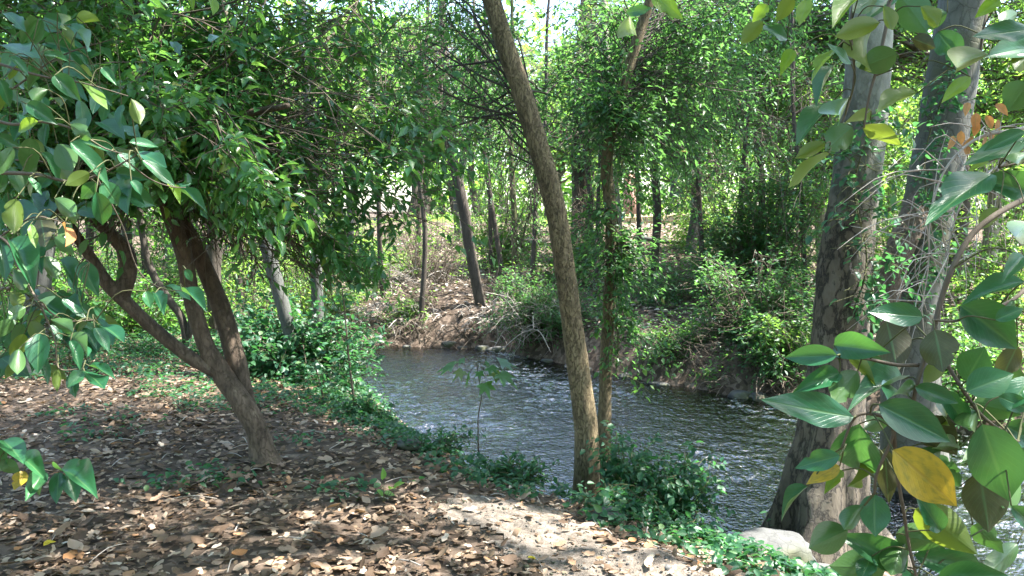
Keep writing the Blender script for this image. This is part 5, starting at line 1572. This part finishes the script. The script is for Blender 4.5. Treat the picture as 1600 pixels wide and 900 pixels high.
# lower right spray
D = 1.0
S = [(1225, 557, 1308, 555, 35, 'g', 1.0)]
RL = [(1308, 555, 1226, 557, 34, 'g'), (1303, 540, 1376, 546, 44, 'g'), (1442, 495, 1360, 487, 38, 'g'), (1385, 500, 1405, 581, 52, 'O'), (1312, 583, 1250, 605, 32, 'g'), (1340, 580, 1297, 632, 42, 'd'),
      (1412, 592, 1340, 605, 28, 'g'), (1334, 652, 1188, 628, 56, 'g'), (1373, 632, 1486, 688, 58, 'g'), (1343, 662, 1338, 752, 76, 'g'), (1395, 703, 1496, 790, 72, 'y'), (1430, 605, 1498, 628, 30, 'g'),
      (1470, 610, 1520, 672, 34, 'g'), (1460, 515, 1475, 582, 56, 'O'), (1500, 478, 1594, 540, 66, 'g'), (1510, 596, 1540, 542, 60, 'g'), (1510, 612, 1584, 582, 50, 'g'), (1520, 630, 1592, 645, 45, 'd'),
      (1534, 663, 1578, 783, 82, 'g'), (1530, 740, 1547, 828, 66, 'O'), (1570, 665, 1625, 692, 45, 'g'), (1312, 712, 1243, 730, 34, 'g'), (1262, 760, 1212, 800, 17, 'g'), (1366, 772, 1367, 838, 52, 'g'),
      (1325, 828, 1260, 856, 50, 'd'), (1418, 886, 1320, 836, 50, 'g'), (1385, 888, 1298, 884, 55, 'd'), (1430, 795, 1521, 858, 60, 'o'), (1428, 868, 1558, 896, 52, 'g'), (1400, 835, 1476, 850, 45, 'd'),
      (1465, 905, 1570, 893, 38, 'g'), (1382, 700, 1388, 785, 38, 'O'), (1440, 655, 1492, 705, 58, 'O'), (1392, 650, 1346, 670, 32, 'd'), (1312, 728, 1262, 755, 26, 'y'), (1580, 790, 1625, 830, 30, 'g'),
      (1345, 700, 1352, 775, 26, 'o'), (1590, 540, 1560, 600, 34, 'O'), (1420, 840, 1380, 905, 40, 'd'), (1590, 850, 1540, 905, 36, 'd'), (1480, 560, 1440, 600, 26, 'o'), (1600, 440, 1508, 462, 26, 'g'),
      (1610, 590, 1575, 640, 40, 'g'), (1500, 700, 1452, 690, 30, 'd'), (1316, 735, 1290, 765, 20, 'l'), (1450, 720, 1500, 735, 30, 'd'), (1330, 555, 1362, 590, 22, 'o'), (1600, 700, 1570, 740, 34, 'd')]
RX = [(1585, 470, 1545, 520, 30, 'd'), (1560, 700, 1500, 720, 34, 'd'), (1600, 620, 1560, 560, 30, 'd'), (1470, 700, 1420, 740, 34, 'd'), (1470, 830, 1440, 780, 34, 'g'), (1520, 820, 1565, 860, 36, 'd'), (1350, 790, 1310, 830, 30, 'd'),
      (1360, 870, 1345, 910, 34, 'g'), (1500, 760, 1470, 730, 28, 'd'), (1420, 620, 1385, 600, 26, 'd'), (1385, 560, 1345, 585, 26, 'd'), (1555, 500, 1600, 480, 24, 'g'), (1490, 640, 1455, 655, 24, 'o'), (1440, 900, 1400, 915, 30, 'g'),
      (1530, 640, 1500, 680, 34, 'd'), (1560, 620, 1610, 640, 32, 'g'), (1590, 740, 1560, 800, 40, 'd'), (1600, 400, 1572, 430, 26, 'g')]
RL = RL + RX
RL = [(a, b_, c, d_, w_, k_, 1.0 + .06 * math.sin(i * 2.3) + (.08 if k_ in 'Odo' else 0)) for i, (a, b_, c, d_, w_, k_) in enumerate(RL)]
stemsR = [([(1700, 285, 1.25), (1620, 305, 1.15), (1565, 330, 1.1), (1520, 365, 1.08), (1490, 415, 1.05), (1470, 470, 1.05), (1455, 530, 1.04), (1435, 590, 1.03), (1425, 640, 1.03)], np.linspace(.0048, .0026, 9)),
          ([(1452, 530, 1.05), (1480, 570, 1.04), (1505, 610, 1.02), (1530, 645, 1.02), (1560, 670, 1.02), (1590, 690, 1.02)], np.linspace(.0032, .0016, 6)),
          ([(1425, 640, 1.03), (1402, 660, 1.02), (1392, 690, 1.02), (1370, 740, 1.02), (1366, 772, 1.02)], np.linspace(.003, .0018, 5)),
          ([(1396, 670, 1.02), (1402, 740, 1.03), (1412, 800, 1.03), (1420, 850, 1.03), (1434, 910, 1.03)], np.linspace(.003, .0018, 5)),
          ([(1400, 662, 1.02), (1370, 648, 1.0), (1336, 652, 1.0), (1315, 700, 1.0)], np.linspace(.0028, .0016, 4)),
          ([(1440, 570, 1.04), (1400, 570, 1.03), (1350, 560, 1.02), (1310, 560, 1.02)], np.linspace(.0028, .0016, 4)),
          ([(1620, 430, 1.1), (1580, 470, 1.06), (1500, 500, 1.04), (1458, 500, 1.04)], np.linspace(.003, .0016, 4))]
root = thing('hanging_branch', 'close hanging branch with large glossy leaves and one yellow leaf at the lower right', 'branch', P(1460, 530, 1.05))
place_leaves(root, stemsR, RL, 3, .0013, 'twig')

# upper right spray
RU = [(1405, -8, 1452, 52, 50, 'd'), (1425, 60, 1464, 74, 24, 'O'), (1402, 84, 1343, 106, 42, 'd'), (1375, 35, 1300, 56, 32, 'o'), (1365, 38, 1325, 122, 34, 'o'), (1465, 50, 1502, 95, 40, 'g'), (1545, 85, 1464, 105, 38, 'o'),
      (1612, 45, 1518, 60, 34, 'g'), (1612, 75, 1552, 80, 34, 'g'), (1612, 85, 1578, 112, 26, 'o'), (1516, 120, 1473, 158, 22, 'l'), (1608, 128, 1575, 172, 50, 'd'), (1432, 146, 1354, 168, 26, 'o'), (1332, 198, 1288, 236, 42, 'd'),
      (1326, 153, 1286, 197, 38, 'd'), (1350, 195, 1408, 230, 30, 'o'), (1360, 188, 1312, 184, 24, 'o'), (1290, 224, 1241, 246, 22, 'o'), (1296, 240, 1229, 290, 15, 'o'), (1300, 160, 1241, 212, 20, 'g'), (1306, 102, 1266, 146, 14, 'g'),
      (1305, 76, 1265, 120, 12, 'l'), (1240, 78, 1221, 110, 20, 'l'), (1262, -4, 1249, 42, 24, 'l'), (1240, -4, 1213, 32, 24, 'o'), (1342, -8, 1303, 22, 24, 'l'), (1372, -8, 1330, 20, 30, 'd'), (1400, -4, 1356, 20, 22, 'g'),
      (1562, 0, 1528, 22, 22, 'l'), (1549, 272, 1451, 336, 48, 'g'), (1612, 300, 1545, 280, 48, 'g'), (1606, 215, 1506, 262, 36, 'g'), (1608, 348, 1577, 376, 40, 'd'), (1560, 325, 1528, 358, 24, 'o'), (1545, 252, 1508, 272, 10, 'l'),
      (1192, 33, 1156, 68, 26, 'o'), (1200, 8, 1176, 32, 20, 'l'), (1020, -8, 1064, 26, 26, 'l'), (984, 24, 981, 70, 30, 'o'), (978, 20, 1019, 13, 18, 'g'), (1600, 205, 1540, 232, 22, 'g'), (1480, 20, 1440, 40, 30, 'd'), (1590, 20, 1560, 40, 24, 'd'),
      (1380, 10, 1400, 50, 20, 'o'), (1438, 10, 1476, 45, 24, 'o'), (1230, 60, 1190, 40, 18, 'g'), (1610, 240, 1570, 262, 24, 'd'), (1330, 100, 1290, 70, 14, 'g')]
RU = [(a, b_, c, d_, w_, k_, 1.15 + .08 * math.sin(i * 1.7)) for i, (a, b_, c, d_, w_, k_) in enumerate(RU)]
stemsU = [([(1700, -60, 1.4), (1560, -30, 1.25), (1450, -25, 1.2), (1395, -5, 1.18), (1385, 40, 1.17), (1372, 100, 1.16), (1358, 150, 1.15), (1350, 200, 1.15)], np.linspace(.005, .0012, 8)),
          ([(1395, -5, 1.18), (1340, -2, 1.17), (1330, 50, 1.16), (1335, 120, 1.16), (1322, 175, 1.15), (1300, 225, 1.15), (1290, 245, 1.15)], np.linspace(.0025, .001, 7)),
          ([(1560, -30, 1.25), (1540, 30, 1.2), (1530, 90, 1.2)], np.linspace(.003, .0015, 3)),
          ([(1700, 40, 1.4), (1640, 60, 1.2), (1610, 100, 1.2), (1605, 200, 1.2)], np.linspace(.004, .0015, 4)),
          ([(1395, -5, 1.18), (1300, -20, 1.18), (1200, -10, 1.2), (1100, -30, 1.2), (985, -10, 1.2), (982, 20, 1.2)], np.linspace(.002, .001, 6)),
          ([(1700, 250, 1.25), (1620, 250, 1.2), (1560, 262, 1.18)], np.linspace(.003, .0015, 3))]
root = thing('overhanging_branch', 'leafy branch hanging across the upper right corner in front of the two big trunks', 'branch', P(1395, -5, 1.18))
place_leaves(root, stemsU, RU, 4, .0011, 'twig')

# left spray at eye level
LL = [(202, 222, 251, 227, 20, 'w'), (182, 239, 114, 212, 22, 'w'), (222, 250, 277, 291, 24, 'w'), (110, 222, 179, 291, 24, 'w'), (66, 238, 99, 280, 20, 'w'), (45, 277, 67, 304, 14, 'w'), (85, 118, 124, 152, 32, 'g'), (48, 215, 44, 277, 40, 'd'),
      (90, 225, 117, 272, 42, 'd'), (42, 162, 88, 191, 30, 'g'), (40, 182, 112, 226, 28, 'g'), (3, 70, 64, 86, 18, 'g'), (15, 88, 48, 117, 20, 'w'), (68, 86, 113, 90, 14, 'w'), (175, 275, 242, 291, 22, 'g'), (160, 285, 187, 322, 36, 'g'),
      (150, 300, 166, 357, 34, 'g'), (150, 285, 127, 311, 28, 'g'), (185, 240, 213, 266, 28, 'w'), (205, 282, 223, 303, 20, 'w'), (215, 237, 262, 259, 20, 'g'), (192, 297, 228, 326, 14, 'g'), (85, 310, 126, 342, 30, 'd'), (25, 310, 18, 369, 36, 'o'),
      (62, 335, 76, 395, 38, 'O'), (15, 375, 60, 424, 36, 'g'), (48, 350, 56, 390, 18, 'l'), (0, 372, 10, 437, 36, 'g'), (150, 150, 158, 195, 18, 'o'), (205, 155, 223, 200, 26, 'o'), (122, 125, 172, 170, 12, 'l'), (160, 105, 181, 130, 18, 'g'),
      (0, 125, 18, 167, 22, 'g'), (110, 195, 150, 220, 26, 'd'), (130, 160, 100, 200, 30, 'd'), (75, 140, 40, 160, 24, 'd'), (20, 230, -10, 280, 30, 'd'), (110, 345, 95, 400, 26, 'd'), (70, 400, 95, 440, 26, 'd'), (140, 270, 100, 290, 26, 'o'),
      (120, 50, 150, 80, 18, 'd'), (60, 30, 30, 60, 22, 'd'), (10, 20, 40, 45, 20, 'g'), (90, 20, 110, 50, 18, 'o'), (10, 180, -20, 215, 30, 'g'), (60, 190, 20, 205, 22, 'l'), (20, 420, 45, 460, 26, 'd'), (120, 400, 150, 415, 16, 'g'), (85, 370, 120, 400, 24, 'd'),
      (100, 355, 112, 378, 12, 'r'), (270, 292, 330, 320, 16, 'g'), (278, 292, 300, 285, 8, 'g'), (272, 295, 250, 325, 20, 'o'), (262, 290, 285, 308, 10, 'l'),
      # lower tip of the spray
      (97, 467, 136, 501, 18, 'w'), (148, 512, 173, 549, 24, 'w'), (110, 532, 129, 576, 22, 'w'), (78, 508, 99, 531, 18, 'w'), (62, 520, 57, 583, 40, 'g'), (80, 500, 127, 521, 26, 'd'), (38, 522, 17, 571, 28, 'o'), (105, 525, 156, 551, 20, 'd'), (158, 495, 186, 502, 14, 'g'),
      (147, 480, 165, 501, 14, 'g'), (160, 510, 196, 527, 16, 'g'), (128, 580, 107, 603, 24, 'w'), (132, 580, 166, 604, 18, 'g'), (90, 577, 88, 614, 16, 'o'), (140, 572, 181, 581, 12, 'g'), (40, 480, 10, 500, 26, 'd'), (60, 470, 90, 490, 24, 'd'), (20, 500, -15, 530, 30, 'd'),
      (30, 545, 25, 590, 28, 'd'), (15, 455, 40, 485, 26, 'o'), (50, 455, 20, 440, 26, 'd'), (228, 455, 236, 482, 20, 'g'), (242, 458, 258, 478, 20, 'g'), (262, 445, 300, 465, 14, 'g'), (285, 455, 325, 470, 12, 'g'), (290, 420, 300, 440, 16, 'g')]
LX = []
rl = np.random.default_rng(44)
for _ in range(150):
    if rl.random() < .68:
        x, y = rl.uniform(-20, 215), rl.uniform(20, 430)
        if x > 130 and (y < 120 or y > 330):
            continue
    else:
        x, y = rl.uniform(-20, 150), rl.uniform(430, 590)
    a_ = rl.uniform(.1, 2.3); q_ = rl.uniform(30, 52)
    LX.append((x, y, x + q_ * math.cos(a_), y + q_ * math.sin(a_), q_ * rl.uniform(.28, .6), 'gggdgo'[int(rl.integers(6))], rl.uniform(2.0, 2.35)))
LL = [(a, b_, a + (c - a) * .94, b_ + (d_ - b_) * .94, w_ * .84, k_, (1.85 if c > 225 and b_ > 280 else 1.75) + .12 * math.sin(i * 1.9)) for i, (a, b_, c, d_, w_, k_) in enumerate(LL)] + LX
stemsL = [([(-120, 270, 2.0), (0, 270, 1.85), (60, 273, 1.8), (105, 283, 1.78), (150, 275, 1.76), (200, 250, 1.76), (215, 240, 1.76)], np.linspace(.005, .0012, 7)),
          ([(-120, 130, 2.0), (0, 190, 1.85), (60, 190, 1.8), (110, 200, 1.78), (160, 230, 1.76), (190, 240, 1.76)], np.linspace(.004, .0012, 6)),
          ([(-120, 60, 2.0), (0, 100, 1.85), (70, 120, 1.8), (130, 130, 1.8), (200, 150, 1.8)], np.linspace(.004, .001, 5)),
          ([(-120, 330, 2.0), (0, 370, 1.85), (30, 420, 1.8), (60, 470, 1.76), (100, 500, 1.75), (150, 500, 1.75)], np.linspace(.005, .001, 6)),
          ([(60, 470, 1.76), (85, 530, 1.75), (92, 575, 1.75), (130, 576, 1.75)], np.linspace(.002, .001, 4)),
          ([(190, 245, 1.76), (235, 280, 1.8), (270, 292, 1.85), (290, 293, 1.85)], np.linspace(.0018, .001, 4)),
          ([(150, 275, 1.76), (190, 350, 1.85), (215, 420, 1.9), (250, 450, 1.9), (290, 455, 1.9)], np.linspace(.0018, .001, 5)),
          ([(0, 370, 1.85), (50, 340, 1.82), (90, 345, 1.8), (110, 350, 1.8)], np.linspace(.002, .001, 4)),
          ([(-120, 200, 2.5), (0, 150, 2.2), (90, 90, 2.15), (180, 60, 2.1)], np.linspace(.004, .001, 4)), ([(-120, 260, 2.5), (0, 250, 2.2), (100, 260, 2.15), (190, 310, 2.1)], np.linspace(.004, .001, 4)),
          ([(-120, 400, 2.5), (0, 420, 2.2), (60, 480, 2.15), (120, 560, 2.1)], np.linspace(.004, .001, 4)), ([(-120, 340, 2.5), (0, 340, 2.2), (80, 370, 2.15), (140, 410, 2.1)], np.linspace(.004, .001, 4))]
root = thing('near_camellia_branch', 'near camellia branch with sunlit glossy leaves reaching in from the left edge', 'branch', P(0, 270, 1.85))
place_leaves(root, stemsL, LL, 6, .0016, 'twig')

LB = [(5, 688, 36, 714, 28, 'g'), (68, 738, 43, 774, 26, 'g'), (92, 738, 88, 784, 24, 'g'), (105, 740, 119, 780, 28, 'g'), (95, 735, 143, 743, 22, 'g'), (38, 736, 22, 764, 22, 'y'), (30, 715, 67, 729, 20, 'g'), (0, 720, 30, 738, 24, 'd'), (50, 735, 62, 772, 18, 'd'),
      (10, 700, -15, 740, 30, 'g'), (110, 735, 138, 760, 18, 'd')]
LB = [(a, b_, c, d_, w_, k_, 1.9) for (a, b_, c, d_, w_, k_) in LB]
root = thing('low_camellia_sprig', 'low leafy sprig hanging in at the left edge above the leaf litter', 'branch', P(0, 700, 1.9))
place_leaves(root, [([(-100, 640, 2.0), (-20, 690, 1.92), (30, 718, 1.9), (70, 734, 1.9), (105, 737, 1.9)], np.linspace(.003, .001, 5))], LB, 8, .0014, 'twig')
TL = [(325, -8, 337, 18, 10, 'l'), (296, -8, 302, 12, 10, 'l'), (345, 58, 330, 62, 8, 'g'), (360, 60, 390, 72, 12, 'g'), (375, 62, 358, 80, 12, 'g'), (270, 65, 281, 82, 14, 'g'), (372, 72, 384, 88, 12, 'g')]
TL = [(a, b_, c, d_, w_, k_, 2.2) for (a, b_, c, d_, w_, k_) in TL]
root = thing('top_twig', 'thin drooping twig with a few small leaves at the top left', 'branch', P(345, -20, 2.2))
place_leaves(root, [([(360, -120, 2.3), (345, -20, 2.2), (358, 40, 2.2), (366, 62, 2.2)], np.linspace(.002, .0008, 4)), ([(345, -20, 2.2), (310, -30, 2.2), (272, 20, 2.2), (270, 64, 2.2)], np.linspace(.0015, .0008, 4))], TL, 9, .0009, 'twig')

# dead branch with withered orange leaves at the right
root = thing('dead_hanging_branch', 'bare dead branch with curled orange withered leaves in front of the mottled trunk', 'branch', P(1600, 180, 2.6))
mb = MB(); m2 = MB()
c0 = tube(mb, [P(1700, 170, 2.8), P(1600, 200, 2.6), (P(1530, 215, 2.6)), P(1480, 260, 2.6), P(1455, 330, 2.6), P(1450, 420, 2.6), P(1440, 480, 2.6)], [.007, .006, .005, .004, .0035, .0025, .0015], 6, 40)
c1 = tube(mb, [P(1700, 200, 2.8), P(1580, 250, 2.6), P(1520, 290, 2.6), P(1490, 350, 2.6), P(1478, 430, 2.6)], [.006, .005, .004, .003, .0015], 6, 30)
for c in (c0, c1):
    for j in range(42):
        q = c[int(rng.integers(6, len(c)))]
        L_ = rng.uniform(.1, .38)
        dr = norm(np.array([rng.normal(-.3, .6), rng.normal(0, .4), rng.normal(-.2, .7)]))
        tube(m2, [q, q + dr * L_ * .5 + rng.normal(0, .02, 3), q + dr * L_ + [0, 0, -.08]], [.0022, .0016, .0008], 4, 6)
mb.build('stem', B['deadtwig'], root); m2.build('twigs', B['deadtwig'], root, kind='stuff')
pz, pR, pl, pw = [], [], [], []
for (x, y) in [(1556, 172), (1512, 170), (1552, 212), (1540, 190), (1528, 200), (1520, 222), (1545, 228), (1510, 236), (1502, 214), (1533, 240), (1560, 196), (1490, 222), (1538, 215), (1525, 186)]:
    pz.append(P(x, y - 10, 2.6 + rng.normal(0, .05))); pl.append(rng.uniform(.035, .06)); pw.append(pl[-1] * .5)
    pR.append(frames(np.array([[rng.normal(0, .5), rng.normal(0, .4), -1]]), np.array([[rng.normal(0, .6), -1, .2]]))[0])
leaf_parts(root, 'withered_leaf', np.array(pz), np.array(pR), np.array(pl), np.array(pw), [G['orange_big']])

# little leafy shoots on the trunks (climbing leaves)
def climber(name, label, fn, n, leaf, leafm, parts=80):
    cr = Crown(); tw = MB()
    base = fn(0.0)
    root = thing(name, label, 'climber', base)
    for i in range(n):
        s = fn((i + rng.random()) / n)
        e_ = s + np.array([rng.normal(0, .12), rng.normal(-.10, .05), rng.normal(-.02, .08)])
        bough(cr, tw, s, e_, .0025, leaf, .6, 3, 4, .1, .05, .4, .4, jit=.01, t0=.3, twr=.0014)
    tube(tw, [fn(t) + np.array([0, -.0, 0]) for t in np.linspace(0, 1, 8)], .005, 5, 20)
    tw.build('stems', B['greenstem'], root)
    finish_crown(cr, root, G[leafm], MIDL, parts=parts, part_mats=[G[leafm]], name='foliage', cell=9)


climber('climbing_ivy', 'leafy climber on the thick pale trunk at middle height', lambda t: P(1335 + 14 * math.sin(t * 7) + 22 * t, 480 - 290 * t, DR - .19), 70, .055, 'nettle', 200)
climber('climbing_ivy', 'leafy climber on the leaning mottled trunk behind the dead twigs', lambda t: P(1425 + 60 * t + 14 * math.sin(t * 8), 470 - 400 * t, D3 - .26), 60, .06, 'nettle', 140)
climber('climbing_ivy', 'fresh green sprigs on the right side of the slim middle trunk', lambda t: P(962 + 4 * math.sin(t * 9), 590 - 260 * t, D2 - .06), 16, .05, 'mid', 60)
climber('climbing_ivy', 'leafy shoots on the upper part of the slim middle trunk', lambda t: P(950 + 25 * t, 300 - 220 * t, D2 - .06), 20, .05, 'fine', 60)
